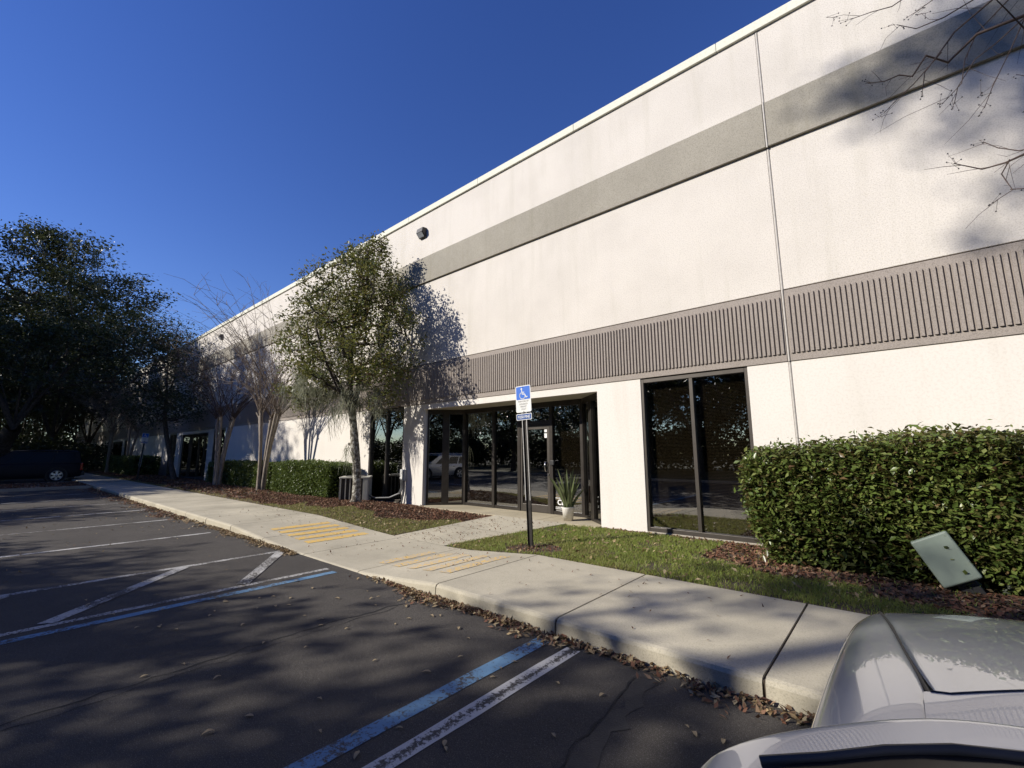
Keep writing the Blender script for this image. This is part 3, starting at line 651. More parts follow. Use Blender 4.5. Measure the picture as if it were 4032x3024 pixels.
# ------------------------------------------------------------------ bare crape myrtles
def crape(seed, x, y, label, stems, whips, length, lean=0, twig='twig', thin=1.0, group='bare crape myrtles along the wall', seeds=False):
    rg = np.random.default_rng(seed); z = lawn_z(x, y)-.05; t = empty('crape_myrtle', (x, y, z), label=label, cat='tree', group=group)
    tr = MB(); tw = MB(); pods = MB()
    for (ax, ay, kz, bx_, by_) in stems:
        p = [(bx_, by_, 0), (bx_+ax*.15, by_+ay*.15, kz*.3), (bx_+ax*.45, by_+ay*.45, kz*.62), (bx_+ax, by_+ay, kz)]
        rr = .062*thin; tr.tube(p, [rr*1.5, rr*1.05, rr*.95, rr*1.0], 9); kn = np.array(p[-1])
        for q in range(5): 
            d = rg.normal(size=3)*.06; tr.tube([kn-[0, 0, .06], kn+d+[0, 0, .05]], [.06*thin, .035], 7)
        for w in range(whips):
            a = rg.uniform(0, 6.28); out = rg.uniform(.12, .8); L = length*rg.uniform(.6, 1.1); d = np.array([math.cos(a)*out+ax*.25, math.sin(a)*out+ay*.25, 1.0]); d /= np.linalg.norm(d)
            pts = [kn+rg.normal(size=3)*.03]; k = 7; cur = d.copy()
            for i in range(k):
                cur = cur+np.array([math.cos(a)*.05, math.sin(a)*.05, -.035*i*.6])+rg.normal(size=3)*.05; cur /= np.linalg.norm(cur); pts.append(pts[-1]+cur*L/k)
            r0 = .016*rg.uniform(.7, 1.2)*thin; tw.tube(pts, [r0*(1-.75*i/k) for i in range(k+1)], 4, cap=False)
            for i in range(2, k+1):
                for _ in range(2 if i > 3 else 1):
                    b = rg.uniform(0, 6.28); dd = cur*.6+np.array([math.cos(b), math.sin(b), rg.uniform(-.1, .5)])*.8; dd /= np.linalg.norm(dd); l2 = rg.uniform(.25, .75)*length/3.2
                    q0 = pts[i]; q1 = q0+dd*l2*.5+rg.normal(size=3)*.03; q2 = q0+dd*l2+np.array([0, 0, -.04])+rg.normal(size=3)*.05
                    tw.tube([q0, q1, q2], [r0*.42, r0*.32, r0*.2], 3, cap=False)
                    if rg.uniform() < .45:
                        b2 = dd+rg.normal(size=3)*.6; tw.tube([q1, q1+b2/np.linalg.norm(b2)*l2*.45], [r0*.3, r0*.18], 3, cap=False)
                    if seeds and rg.uniform() < .5:
                        for _ in range(4): c_ = Vector(q2)+Vector(rg.normal(size=3)*.04); pods.lathe([(0, -.009), (.009, 0), (0, .009)], 5, Matrix.Translation(c_))
    tr.build('trunk', M['crape_bark'], t); stuff(tw.build('crown', M[twig], t))
    if pods.v: stuff(pods.build('seed_pods', M['black'], t))
    return t
CY = [(-.42, -.05, 2.9, -.05, .0), (.05, -.15, 3.05, .02, -.06), (.62, .05, 3.0, .10, .05), (.2, .3, 2.9, .05, .08), (-.1, .2, 2.8, -.04, .06)]
crape(21, -18.5, 6.85, 'bare pale-barked crape myrtle between the two nearer hedges', CY, 15, 4.7)
crape(22, -23.3, 6.75, 'bare crape myrtle at the dark end of the second hedge', [(-.55, .0, 3.0, -.1, 0), (.15, -.1, 3.1, .1, 0), (.5, .2, 3.0, .15, .1), (-.1, .3, 2.9, 0, .1)], 17, 4.3, twig='twig_dark')
crape(23, -41.5, 6.4, 'bare crape myrtle rising from the far low hedge', [(-.3, 0, 3.1, 0, 0), (.3, -.1, 3.2, .1, 0), (0, .3, 3.0, 0, .1)], 18, 4.4, thin=1.3)
crape(24, -47.5, 6.2, 'last bare crape myrtle beyond the far low hedge', [(-.3, 0, 3.0, 0, 0), (.35, 0, 3.1, .1, 0)], 18, 4.4, thin=1.5)
crape(25, 4.1, 6.3, 'bare crape myrtle with seed heads reaching in at the upper right', [(-.5, -.1, 3.4, -.1, 0), (.2, .1, 3.4, .1, 0)], 7, 3.0, twig='twig_dark', seeds=True)

def reach(t):
    rg = np.random.default_rng(77); o = np.array(t.location); m = MB(); pods = MB()
    def seedhead(p, d):
        d = np.array(d)/np.linalg.norm(d)
        for k in range(5):
            q = p+d*rg.uniform(-.10, .10)+rg.normal(size=3)*.035; m.tube([p+d*rg.uniform(-.05, .05), q], [.0022, .0012], 3, cap=False)
            pods.lathe([(0, -.008), (.0065, -.003), (.0055, .004), (0, .009)], 6, Matrix.Translation(Vector(q)))
    def br_(pts, r0, r1, tip=True, side=1):
        P = np.array([(p[0], p[2] if len(p) > 2 else 5.8+rg.normal(0, .05), p[1]) for p in pts])-o; k = len(P); m.tube([tuple(p) for p in P], [lerp(r0, r1, i/(k-1)) for i in range(k)], 5, cap=False)
        if tip: seedhead(P[-1], P[-1]-P[-2])
        for i in range(1, k):
            for _ in range(side):
                a = lerp(P[i-1], P[i], rg.uniform(.1, .9)); d = (P[i]-P[i-1]); d = d/np.linalg.norm(d)*.7+rg.normal(size=3)*.6; L = rg.uniform(.12, .34); b = a+d*L*.55; c = b+d*L*.45+rg.normal(size=3)*.03
                m.tube([tuple(a), tuple(b), tuple(c)], [r1*.9, r1*.7, r1*.45], 3, cap=False)
                if rg.uniform() < .12: seedhead(c, d)
    br_([(3.55, 3.55, 6.2), (2.9, 5.0, 6.0), (2.2, 5.75, 5.9), (1.3, 5.66), (1.0, 5.64), (.8, 5.58), (.63, 5.61), (.52, 5.52), (.42, 5.57), (.30, 5.56), (.17, 5.67)], .022, .004)
    br_([(2.9, 5.0, 6.0), (2.0, 6.1, 5.9), (1.15, 5.92), (.86, 5.78), (.70, 5.58), (.60, 5.42), (.57, 5.28)], .014, .0035)
    br_([(2.0, 6.1, 5.9), (1.3, 6.08), (.8, 5.95), (.6, 6.0), (.45, 6.05)], .009, .003); br_([(2.0, 6.1, 5.9), (1.35, 6.28), (.84, 6.26), (.6, 6.21)], .008, .003); br_([(2.0, 6.1, 5.9), (1.3, 6.5), (.8, 6.48), (.45, 6.42), (.28, 6.47), (.1, 6.56)], .009, .003)
    br_([(1.5, 5.7), (1.12, 5.52), (.95, 5.36), (.82, 5.2), (.78, 5.05)], .007, .003); br_([(.75, 5.62), (.52, 5.42), (.38, 5.32), (.26, 5.25)], .006, .003); br_([(1.3, 5.95), (1.02, 5.74), (.90, 5.46), (.84, 5.18), (.7, 5.1)], .007, .003); br_([(1.4, 5.8), (1.2, 5.4), (1.05, 5.1), (.97, 4.9)], .006, .003)
    br_([(3.55, 3.55, 6.2), (2.6, 4.15, 6.0), (1.6, 4.38, 5.9), (1.15, 4.31), (1.03, 4.28), (.9, 4.34), (.7, 4.41)], .018, .004); br_([(1.2, 4.32), (1.12, 4.36), (1.0, 4.45), (.92, 4.56)], .006, .003); br_([(1.05, 4.28), (1.0, 4.2), (1.02, 4.08), (1.04, 4.0), (.92, 3.92)], .006, .003); br_([(1.04, 4.04), (1.15, 3.99), (1.22, 3.95)], .005, .003)
    stuff(m.build('reaching_branches', M['twig_dark'], t)); stuff(pods.build('seed_pods', M['black'], t))
reach(bpy.data.objects['crape_myrtle.004'])

# ------------------------------------------------------------------ hedges
def hedge(seed, x0, x1, y0, y1, h, leaf, size, dens, label, round_=.35, ragged=.05, mat='leaf_hedge', flare=0, hz=None):
    rg = np.random.default_rng(seed); zb = lawn_z((x0+x1)/2, (y0+y1)/2); cx, cy = (x0+x1)/2, (y0+y1)/2
    t = empty('hedge', (cx, cy, zb-.02), label=label, cat='hedge', group='clipped hedges along the wall')
    wx, wy = (x1-x0)/2, (y1-y0)/2; area = 4*wx*h+4*wy*h+4*wx*wy; n = int(area*dens)
    u = unit(n*3, rg)
    # points near the surface of a rounded box
    P = rg.uniform(-1, 1, (n*2, 3)); ax = rg.choice(3, n*2, p=np.array([wy*h, wx*h*1.25, wx*wy])/(wy*h+wx*h*1.25+wx*wy)); sg = np.where(rg.uniform(size=n*2) < .5, -1, 1)
    P[np.arange(n*2), ax] = sg*(1-np.abs(rg.normal(0, .05, n*2)))
    P = P[~((ax == 2) & (sg < 0))]
    P[:, 0] *= wx; P[:, 1] *= wy; P[:, 2] = (P[:, 2]+1)/2*h
    # round the upper edges
    r = round_; q = P.copy(); inner = np.array([wx-r, wy-r]); dx = np.maximum(np.abs(q[:, 0])-inner[0], 0); dy = np.maximum(np.abs(q[:, 1])-inner[1], 0); dz = np.maximum(q[:, 2]-(h-r), 0)
    dl = np.sqrt(dx**2+dy**2+dz**2); k = np.where(dl > r, r/np.maximum(dl, 1e-6), 1)
    q[:, 0] = np.sign(q[:, 0])*(np.minimum(np.abs(q[:, 0]), inner[0])+dx*k); q[:, 1] = np.sign(q[:, 1])*(np.minimum(np.abs(q[:, 1]), inner[1])+dy*k); q[:, 2] = np.minimum(q[:, 2], h-r)+dz*k
    bumpf = np.sin(q[:, 0]*3.1+seed)*np.sin(q[:, 2]*4+1)*.05+np.sin(q[:, 0]*1.3+2)*.04
    q[:, 1] += np.sign(q[:, 1])*bumpf; q[:, 2] += bumpf*(q[:, 2]/h)*.8
    if hz is not None: q[:, 2] *= np.interp(q[:, 0]+cx, hz[0], hz[1])
    under = np.clip((.42-q[:, 2]/h)/.42, 0, 1)*flare; q[:, 0] -= np.sign(q[:, 0])*under*.35*np.clip(np.abs(q[:, 0])-wx+.6, 0, .6)/.6; q[:, 1] -= np.sign(q[:, 1])*under*.16
    q = q+rg.normal(size=q.shape)*ragged
    keep = (q[:, 2] > .04) & (rg.uniform(size=len(q)) < np.clip(.5+q[:, 2]/h*2, 0, 1)); q = q[keep]
    V, F = leaves(q, size, rg, .52, .7, .4); stuff(bulk('foliage', V, F, M[mat], t))
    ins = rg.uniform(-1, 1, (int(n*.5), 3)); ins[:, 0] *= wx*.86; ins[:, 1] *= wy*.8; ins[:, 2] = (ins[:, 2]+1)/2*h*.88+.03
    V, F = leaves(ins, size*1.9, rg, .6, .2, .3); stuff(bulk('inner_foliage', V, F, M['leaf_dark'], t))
    st = MB(); k = max(3, int((x1-x0)*3.5))
    for i in range(k):
        x = rnd(-wx*.8, wx*.8); y = rnd(-wy*.5, wy*.5); p1 = (x+rnd(-.2, .2), y+rnd(-.2, .2), h*.55)
        st.tube([(x, y, -.03), (x+rnd(-.06, .06), y+rnd(-.05, .05), h*.25), p1], [.018, .014, .008], 5)
    stuff(st.build('stems', M['twig_dark'], t)); return t
hedge(31, -1.75, 5.2, 6.95, 8.05, 1.66, 0, .074, 1550, 'tall glossy green hedge beside the tall window, behind the green pedestal', .33, .06, flare=1.0, hz=([-1.75, -1.3, -.7, .2, 5], [.87, .93, 1.0, 1.0, .97]))
hedge(32, -17.9, -13.55, 6.95, 8.05, 1.12, 0, .07, 1000, 'sunlit square-cut hedge left of the air conditioner', .16, .03, mat='leaf_far')
hedge(33, -26.2, -18.6, 7.15, 8.05, 1.08, 0, .08, 620, 'shaded hedge behind the bare crape myrtles', .16, .03, mat='leaf_far')
hedge(34, -44.5, -38.3, 6.3, 7.7, 1.25, 0, .12, 260, 'low far hedge past the farther entrance, lit at one end', .2, .04, mat='leaf_far')
hedge(35, -50.5, -45.2, 6.3, 7.7, 1.25, 0, .13, 220, 'farthest hedge next to the far end of the pavement', .2, .04, mat='leaf_far')

# ------------------------------------------------------------------ grass, mulch and fallen leaves
rg = np.random.default_rng(41)
def blades(P, hgt, rg, mat, name, wid=.0045):
    n = len(P); a = rg.uniform(0, 6.283, n); L = hgt*rg.uniform(.45, 1.15, n); tilt = rg.normal(0, .55, (n, 2)); d = np.stack([np.cos(a), np.sin(a), np.zeros(n)], 1)*wid
    mid = P+np.stack([tilt[:, 0]*L*.3, tilt[:, 1]*L*.3, L*.62], 1); tip = P+np.stack([tilt[:, 0]*L, tilt[:, 1]*L, L*.95], 1)
    V = np.stack([P-d, P+d, mid+d*.7, mid-d*.7, tip], 1).reshape(-1, 3); i = np.arange(n)[:, None]*5
    F = np.concatenate([i+np.array([[0, 1, 2]]), i+np.array([[0, 2, 3]]), i+np.array([[3, 2, 4]])]); return stuff(bulk(name, V, F, mat))
def scatter(n, x0, x1, y0, y1, ok, dz=0):
    X = rg.uniform(x0, x1, n); Y = rg.uniform(y0, y1, n); keep = [ok(a, b) and not in_walk(a, b, -.02) for a, b in zip(X, Y)]; X = X[keep]; Y = Y[keep]
    return np.stack([X, Y, [lawn_z(a, b)+dz for a, b in zip(X, Y)]], 1)
def wob(x): return .16*math.sin(x*2.3+1)+.09*math.sin(x*6.1)
def mulch_r(x, y):      # mulch bed of the right lawn: under the hedge, at the sign and along the wall
    return (x > -2.3 and y > 6.75-.28*max(0, min(1, (x+2.3)))+wob(x)*.5) or (x > -.4 and y > 6.2-.5*max(0, min(1.6, x+.4))+wob(x)*.6) or y > 8.02+.05*math.sin(x*5) or ((x+4.62)/.55)**2+((y-5.86)/.33)**2 < 1+wob(x*2+y)*.8
def mulch_l(x, y):      # beds left of the walk
    edge = 6.35 if x > -9.5 else lerp(6.35, 5.95, min(1, (-9.5-x)/3.5))
    edge += .7*max(0, min(1, (x+9.6)/1.9))
    return y > edge+wob(x) or (x < -13.2 and y > 5.62+wob(x)*.5)
def grass_r(x, y): return not mulch_r(x, y) or rg.uniform() < .04
P = scatter(66000, -6.4, 1.6, WALK_Y, 8.16, lambda x, y: grass_r(x, y) and math.sin(x*3.3+y*1.7)*math.sin(y*4.1-x*2.2)+rg.uniform(-.5, .5) > -.72, -.005); blades(P, .062, rg, M['grass'], 'grass')
P = scatter(12000, -6.4, -2.2, WALK_Y, 6.6, lambda x, y: not mulch_r(x, y) and math.sin(x*1.7)*math.sin(y*2.2+x) > -.2, -.005); blades(P, .05, rg, M['dry_grass'], 'dry_grass')
P = scatter(36000, -13.5, -7.3, WALK_Y, 8.1, lambda x, y: not mulch_l(x, y), -.005); blades(P, .045, rg, M['dry_grass'], 'grass')
P = scatter(22000, -14.5, -7.3, WALK_Y, 8.1, lambda x, y: not mulch_l(x, y), -.005); blades(P, .05, rg, M['grass'], 'grass')
P = scatter(26000, -48, -13.5, WALK_Y, 7.0, lambda x, y: not mulch_l(x, y) or rg.uniform() < .05, -.005); blades(P, .06, rg, M['dry_grass'], 'grass', .009)
def chips(P, size, mat, name, asp=.55, lift=.008):
    P = P+np.stack([np.zeros(len(P)), np.zeros(len(P)), np.abs(rg.normal(lift, lift*.8, len(P)))], 1); V, F = leaves(P, size, rg, asp, 1.6, .5); V[:, 2] = np.maximum(V[:, 2], .004); return stuff(bulk(name, V, F, mat))
chips(scatter(15000, -3.2, 4, 5.6, 8.18, mulch_r), .062, M['litter'], 'mulch')
chips(scatter(3600, -6.4, -3.2, 5.48, 8.19, mulch_r), .055, M['litter'], 'mulch')
chips(scatter(30000, -17, -7.4, WALK_Y, 8.19, mulch_l), .06, M['litter'], 'mulch')
chips(scatter(16000, -50, -17, WALK_Y, 8.19, mulch_l), .11, M['litter'], 'mulch')
chips(scatter(650, -6.4, 1, WALK_Y, 8.0, grass_r, .03), .06, M['litter_tan'], 'leaf_litter')
chips(scatter(1000, -13.5, -7.4, WALK_Y, 7.5, lambda x, y: not mulch_l(x, y), .03), .055, M['litter_tan'], 'leaf_litter')
# the heap of leaves in the gutter
def gutter(n, x0, x1, w, size, mat, prob=lambda x: 1):
    X = rg.uniform(x0, x1, n); X = X[[rg.uniform() < prob(a) for a in X]]; Y = KERB_Y-.015-np.abs(rg.normal(0, w, len(X)))*(1+.5*np.sin(X*4)); Z = .012+.035*np.exp(-(KERB_Y-Y)/.06)*rg.uniform(0, 1, len(X))
    V, F = leaves(np.stack([X, Y, Z], 1), size, rg, .42, 1.4, .4); V[:, 2] = np.maximum(V[:, 2], .005); stuff(bulk('leaf_litter', V, F, mat))
gutter(1900, -5.9, -2.4, .075, .058, M['litter_tan'], lambda x: math.exp(-((x+3.9)/1.0)**2))
gutter(1500, -5.9, -2.2, .075, .056, M['litter'], lambda x: math.exp(-((x+3.8)/1.0)**2))
gutter(300, -2.6, -.2, .09, .06, M['litter_tan']); gutter(200, -2.6, -.2, .09, .06, M['litter'])
gutter(1700, -12, -7.7, .08, .055, M['litter_tan']); gutter(1000, -30.5, -12, .16, .09, M['litter_tan']); gutter(1500, -30.5, -14, .2, .09, M['litter'])
X = rg.uniform(-40, -6.5, 900); Y = rg.uniform(-2.5, 3.4, 900); k = rg.uniform(size=900) < np.clip(-X/18, .2, 1); X, Y = X[k], Y[k]
V, F = leaves(np.stack([X, Y, np.full(len(X), .014)], 1), .055, rg, .45, 3, .4); V[:, 2] = np.maximum(V[:, 2], .006); stuff(bulk('leaf_litter', V, F, M['litter_tan']))
X = rg.uniform(-36.2, -30.9, 2600); Y = rg.uniform(-2, 3.5, 2600); V, F = leaves(np.stack([X, Y, np.full(2600, .12)], 1), .14, rg, .5, 1.2, .4); stuff(bulk('leaf_litter', V, F, M['litter']))
X = rg.uniform(-14, -1, 420); Y = rg.uniform(3.65, 5.45, 420); k = rg.uniform(size=420) < np.clip((Y-3.4)/2, .1, 1); X, Y = X[k], Y[k]; V, F = leaves(np.stack([X, Y, [walk_h(a)+.012 for a in X]], 1), .045, rg, .4, 3, .4); stuff(bulk('leaf_litter', V, F, M['litter']))
P = []
for _ in range(330):
    y = rg.uniform(5.5, 8); x = rg.uniform(walk_l(y), walk_r(y)); P.append((x, y, lerp(.018, .192, (y-WALK_Y)/2.57)+.012))
V, F = leaves(np.array(P), .045, rg, .4, 3, .4); stuff(bulk('leaf_litter', V, F, M['litter']))
# single fallen leaves on the nearest asphalt, each one an object
leaf_me = []
for k in range(4):
    m = MB(); L = rnd(.028, .04); w = L*rnd(.34, .5); c_ = rnd(.003, .012); n_ = 6; vs = []
    for i in range(n_+1):
        t_ = i/n_; hw = w*math.sin(math.pi*min(1, t_*.92+.04))**.8; zz = c_*4*t_*(1-t_)+.002
        vs += [(-L+2*L*t_, -hw, zz+.006*rnd(.3, 1)), (-L+2*L*t_, 0, zz), (-L+2*L*t_, hw, zz+.006*rnd(.3, 1))]
    m.add(vs, [(i*3+j, i*3+j+1, (i+1)*3+j+1, (i+1)*3+j) for i in range(n_) for j in range(2)], True); m.tube([(L, 0, .002), (L*1.25, .004, .004)], .0009, 4)
    me = m.mesh('fallen_leaf'); me.materials.append(M['litter_tan']); leaf_me.append(me)
# spread over the nearest stalls
for k in range(70):
    y = rnd(.9, 3.35); x = rnd(-6.0-.5*(3.4-y), -.7); s_ = rnd(.5, .95)
    o = bpy.data.objects.new('fallen_leaf', leaf_me[k % 4]); C.objects.link(o); o.location = (x, y, .005); o.rotation_euler = (0, 0, rnd(0, 6.28)); o.scale = (s_,)*3
    tag(o, 'small dry tan leaf lying on the dark asphalt of the near stalls', 'leaf', 'fallen leaves on the near asphalt')

# ------------------------------------------------------------------ large trees
def oak(seed, h, rad, base, nleaf, lsize, label, loc, leafm='leaf_oak', barkm='bark_dark', trunk_r=.34, lean=(0, 0), nl=16, moss=40, spread=.5, flat=.42, group=None, name='oak_tree', extra=(), conn=150):
    rg = np.random.default_rng(seed); t = empty(name, loc, label=label, cat='tree', group=group)
    fk = base*.55; tp = [(0, 0, -.1), (lean[0]*.15, lean[1]*.15, fk*.4), (lean[0]*.6, lean[1]*.6, fk*.8), (lean[0], lean[1], fk)]
    br = Branches(tp, .016 if lsize > .2 else .012, .5, 3); cl = []
    for i in range(nl):
        q = (i+.5)/nl; a = i*2.399+rg.uniform(-.3, .3); z = lerp(base, h, q**.85); rr = rad*math.sqrt(max(.05, 1-((z-lerp(base, h, .38))/(h-lerp(base, h, .38)+.3))**2)) if z > lerp(base, h, .38) else rad*rg.uniform(.75, 1)
        d = rr*rg.uniform(.35, .82); R_ = rad*rg.uniform(.34, .5); cl.append(ell_points(14, (lean[0]+math.cos(a)*d, lean[1]+math.sin(a)*d, z), (R_, R_, R_*flat), rg, .35))
    for e_ in extra: cl.append(ell_points(e_[2], e_[0], e_[1], rg, .35))
    cl = np.concatenate(cl); m_ = [(math.cos(a)*rad*.4+lean[0], math.sin(a)*rad*.4+lean[1], lerp(fk, h, .4)) for a in (0, 1.3, 2.5, 3.8, 5.1)]
    for p in m_: br.limb([(p[0]*.4+lean[0]*.6, p[1]*.4+lean[1]*.6, lerp(fk, p[2], .45)), p], 3)
    br.connect(cl[rg.permutation(len(cl))[:conn]], rg, 3, -.03)
    V, F = br.mesh(5, 0, [trunk_r*1.35, trunk_r, trunk_r*.9, trunk_r*.85]); bulk('trunk', V, F, M[barkm], t, True)
    k = max(1, nleaf//len(cl)); P = around(cl, k, (spread, spread, spread*.55), rg); V, F = leaves(P, lsize, rg, .5, .5, .4); stuff(bulk('crown', V, F, M[leafm], t))
    if moss:
        mp = cl[rg.permutation(len(cl))[:moss]]; V, F = moss_mesh(mp, rg.uniform(.6, 2.0, len(mp)), rg, 9, .028); stuff(bulk('moss', V, F, M['moss_dark'], t))
    return t
random.seed(5)
oak(51, 16.0, 6.6, 6.0, 31000, .20, 'huge dark live oak with spreading crown rising behind the dark parked vehicle', (-44, .2, 0), trunk_r=.5, lean=(2.0, .6), nl=26, moss=60, spread=.42, flat=.4, extra=[((4.0, 6.4, 10.2), (3.0, 2.4, 1.1), 40), ((3.8, 5.0, 13), (2.6, 2.2, 1.2), 36), ((3.5, 1.5, 15.0), (2.2, 1.6, 1.0), 26), ((3.8, 7.4, 9.0), (2.0, 1.8, .8), 26), ((4.5, 3.0, 9.0), (3.2, 3, 1.0), 40), ((4.5, -.5, 8.5), (3, 2.4, 1.0), 30), ((3.0, .2, 16.0), (1.2, 1.0, .8), 12)], conn=260)
proto = oak(52, 12.2, 5.6, 3.6, 14500, .27, 'mossy oak on the verge opposite the paved crossing, mirrored in the door glass', (-17.0, -13.6, .1), group='oaks on the verge across the car park', trunk_r=.28, moss=60)
proto2 = oak(53, 18.5, 6.4, 5.5, 19000, .30, 'tall woodland oak just behind the huge live oak, beyond the dark suv', (-58, 3.5, 0), leafm='leaf_dark', group='woodland oaks beyond the car park', trunk_r=.36, moss=40, nl=24, spread=.42)
for i, (x, y, s_, a, lb) in enumerate([(-26.8, -13.2, .82, 1.0, 'mossy verge oak facing the nearer hedge'), (-9.8, -13.4, .98, 2.2, 'mossy verge oak facing the accessible parking sign'), (-3.4, -12.9, 1.05, 3.4, 'mossy verge oak mirrored in the tall window'), (4.2, -13.2, 1.04, 4.4, 'mossy verge oak behind the silver car'), (12.5, -13.2, 1, .4, 'last mossy verge oak at the right end of the car park')]): dup(proto, None, (x, y, .1), a, s_, lb)
back = [(-40+9.5*k+((k*37) % 5)-2, -21-((k*53) % 6), .95+.05*((k*29) % 7), k*1.7) for k in range(9)]+[(-44+14*k+((k*31) % 4)-2, -33-((k*41) % 8), 1.15+.05*((k*23) % 6), k*2.3) for k in range(6)]
proto.scale = (.86, .86, .86)
for x, y, s_, a in back:
    o = dup(proto, None, (x, y, .1), a, s_, 'oak in the dense wood behind the verge trees'); o['group'] = 'oaks of the wood across the car park'
for i, (x, y, s_, a, lb) in enumerate([(-38.5, -11.8, 1.1, .6, 'tall verge oak shading the wall behind the bare crape myrtles'), (-48, -11.5, 1.12, 2.0, 'tall verge oak opposite the farther entrance'), (-57, -11, 1.12, 3.3, 'tall verge oak opposite the far low hedge'), (-62, -25, 1.15, .9, 'tall oak behind the verge, far to the left'), (-76, -31, 1.2, 2.9, 'tall oak in the wood, farthest to the left'), (-46.5, -19, 1.25, 4.4, 'tallest oak in the second row of the verge')]):
    o = dup(proto2, None, (x, y, .05), a, s_, lb); o['group'] = 'tall oaks along the verge'
for i, (x, y, s_, a, lb) in enumerate([(-55, -4.5, .92, 1.1, 'woodland oak nearest the left edge of the car park'), (-66, .5, .95, 2.1, 'woodland oak in line with the dark suv, second from it'), (-68, 7, .9, 3.0, 'woodland oak close to the far end of the pavement'), (-72, -5, 1, 4.0, ''), (-80, 4, 1.0, 5.0, ''), (-84, -2.5, 1.05, .3, ''), (-92, 2.5, 1.0, 1.6, ''), (-96, 8.5, 1.1, 2.7, ''), (-99, -5, 1.1, 3.9, ''), (-108, 2, 1.15, 4.8, ''), (-112, 10, 1.15, .8, ''), (-63, -3.5, .8, 5.6, 'smaller woodland oak left of the huge live oak trunk'), (-76, 2, .7, .2, ''), (-88, 6, .7, 1.9, '')]):
    dup(proto2, None, (x, y, 0), a, s_, lb or 'dark oak deep in the wood beyond the car park')
# a tall sparse pine whose high clumps throw the soft smudges on the upper wall
rg = np.random.default_rng(57); t = empty('pine_tree', (-14.2, -16.0, .1), label='tall sparse pine across the car park with clumps high on a bare trunk', cat='tree')
m = MB(); m.tube([(0, 0, -.1), (.1, .05, 8), (.0, .2, 16), (-.3, .1, 24.4)], [.24, .2, .15, .05], 10)
cl = np.concatenate([ell_points(13, (-.5, .2, 24.4), (.75, .8, .32), rg), ell_points(4, (-1.75, .1, 24.45), (.3, .3, .15), rg), ell_points(6, (-.4, .3, 23.5), (.9, .8, .2), rg), ell_points(2, (-.75, 0, 22.2), (.7, .6, .25), rg), ell_points(5, (.8, .3, 23.0), (1, 1, .5), rg), ell_points(4, (.9, .2, 21.5), (.9, .8, .4), rg), ell_points(20, (-1.0, .3, 15.95), (1.6, 1.3, .4), rg), ell_points(7, (1.0, .6, 15.9), (1.2, 1, .3), rg)])
for c_ in cl[::3]: m.tube([(.1, .15, c_[2]-.7), tuple((np.array([.1, .15, c_[2]-.4])+c_)/2), tuple(c_)], [.05, .035, .02], 5)
m.build('trunk', M['bark_dark'], t); P = around(cl, 34, .28, rg); V, F = leaves(P, .30, rg, .3, .3); stuff(bulk('crown', V, F, M['leaf_dark'], t))
# understorey shrubs at the edge of the wood
def shrub(seed, loc, r, h, label):
    rg = np.random.default_rng(seed); t = empty('shrub', loc, label=label, cat='shrub', group='understorey shrubs at the wood edge'); cl = ell_points(60, (0, 0, h*.5), (r, r, h*.5), rg, .5)
    br = Branches([(0, 0, -.05), (0, 0, .3)], .012, .45, 1); br.connect(cl[:26], rg, 2); V, F = br.mesh(4, 0); bulk('stems', V, F, M['bark_dark'], t, True)
    P = around(cl, 34, (.35, .35, .25), rg); V, F = leaves(P, .26, rg, .5, .4); V[:, 2] = np.maximum(V[:, 2], .02); stuff(bulk('foliage', V, F, M['leaf_dark'], t)); return t
sh = shrub(61, (-52, 1.5, 0), 2.0, 2.7, 'dark understorey shrub behind the dark parked vehicle')
for i, (x, y, s_) in enumerate([(-52.5, -2, 1.1), (-54, 5, 1.0), (-59, .0, 1.3), (-61, 6.5, 1.1), (-60, -5, 1.3), (-70, 3, 1.5), (-74, -2, 1.5), (-73, 7.5, 1.2), (-86, 1, 1.8), (-89, -5, 1.9), (-56.5, 3, 1.25), (-67, -7, 1.6), (-100, 4, 2.4)]): dup(sh, None, (x, y, 0), i*1.3, s_, 'dark understorey shrub among the far woodland trunks')
for k in range(64): o = dup(sh, None, (-92+1.95*k+((k*17) % 3)*.6, -19.5-((k*29) % 13), .05), k*1.1, 1.15+.1*((k*13) % 6), 'dark shrub filling the wood across the car park'); o['group'] = 'shrubs of the wood across the car park'

# ------------------------------------------------------------------ accessible parking sign
def ribbon(m, pts, w, y0, y1):
    for a, b in zip(pts[:-1], pts[1:]):
        a, b = Vector((a[0], 0, a[1])), Vector((b[0], 0, b[1])); d = (b-a).normalized(); nn = Vector((-d.z, 0, d.x))*w/2; a = a-d*w*.3; b = b+d*w*.3
        q = [a-nn, b-nn, b+nn, a+nn]; m.add([(p.x, y0, p.z) for p in q]+[(p.x, y1, p.z) for p in q], [(0, 1, 2, 3), (4, 7, 6, 5), (0, 4, 5, 1), (1, 5, 6, 2), (2, 6, 7, 3), (3, 7, 4, 0)])
def rrect(x0, x1, z0, z1, r, k=5):
    out = []
    for cx, cz, a0 in ((x1-r, z1-r, 0), (x0+r, z1-r, 90), (x0+r, z0+r, 180), (x1-r, z0+r, 270)):
        for i in range(k+1): a = R(a0+90*i/k); out.append((cx+r*math.cos(a), cz+r*math.sin(a)))
    return out
def plate(m, poly, y0, y1):
    n_ = len(poly); m.add([(x, y0, z) for x, z in poly]+[(x, y1, z) for x, z in poly], [tuple(range(n_)), tuple(range(n_, 2*n_))[::-1]]+[(i, n_+i, n_+(i+1) % n_, (i+1) % n_) for i in range(n_)])
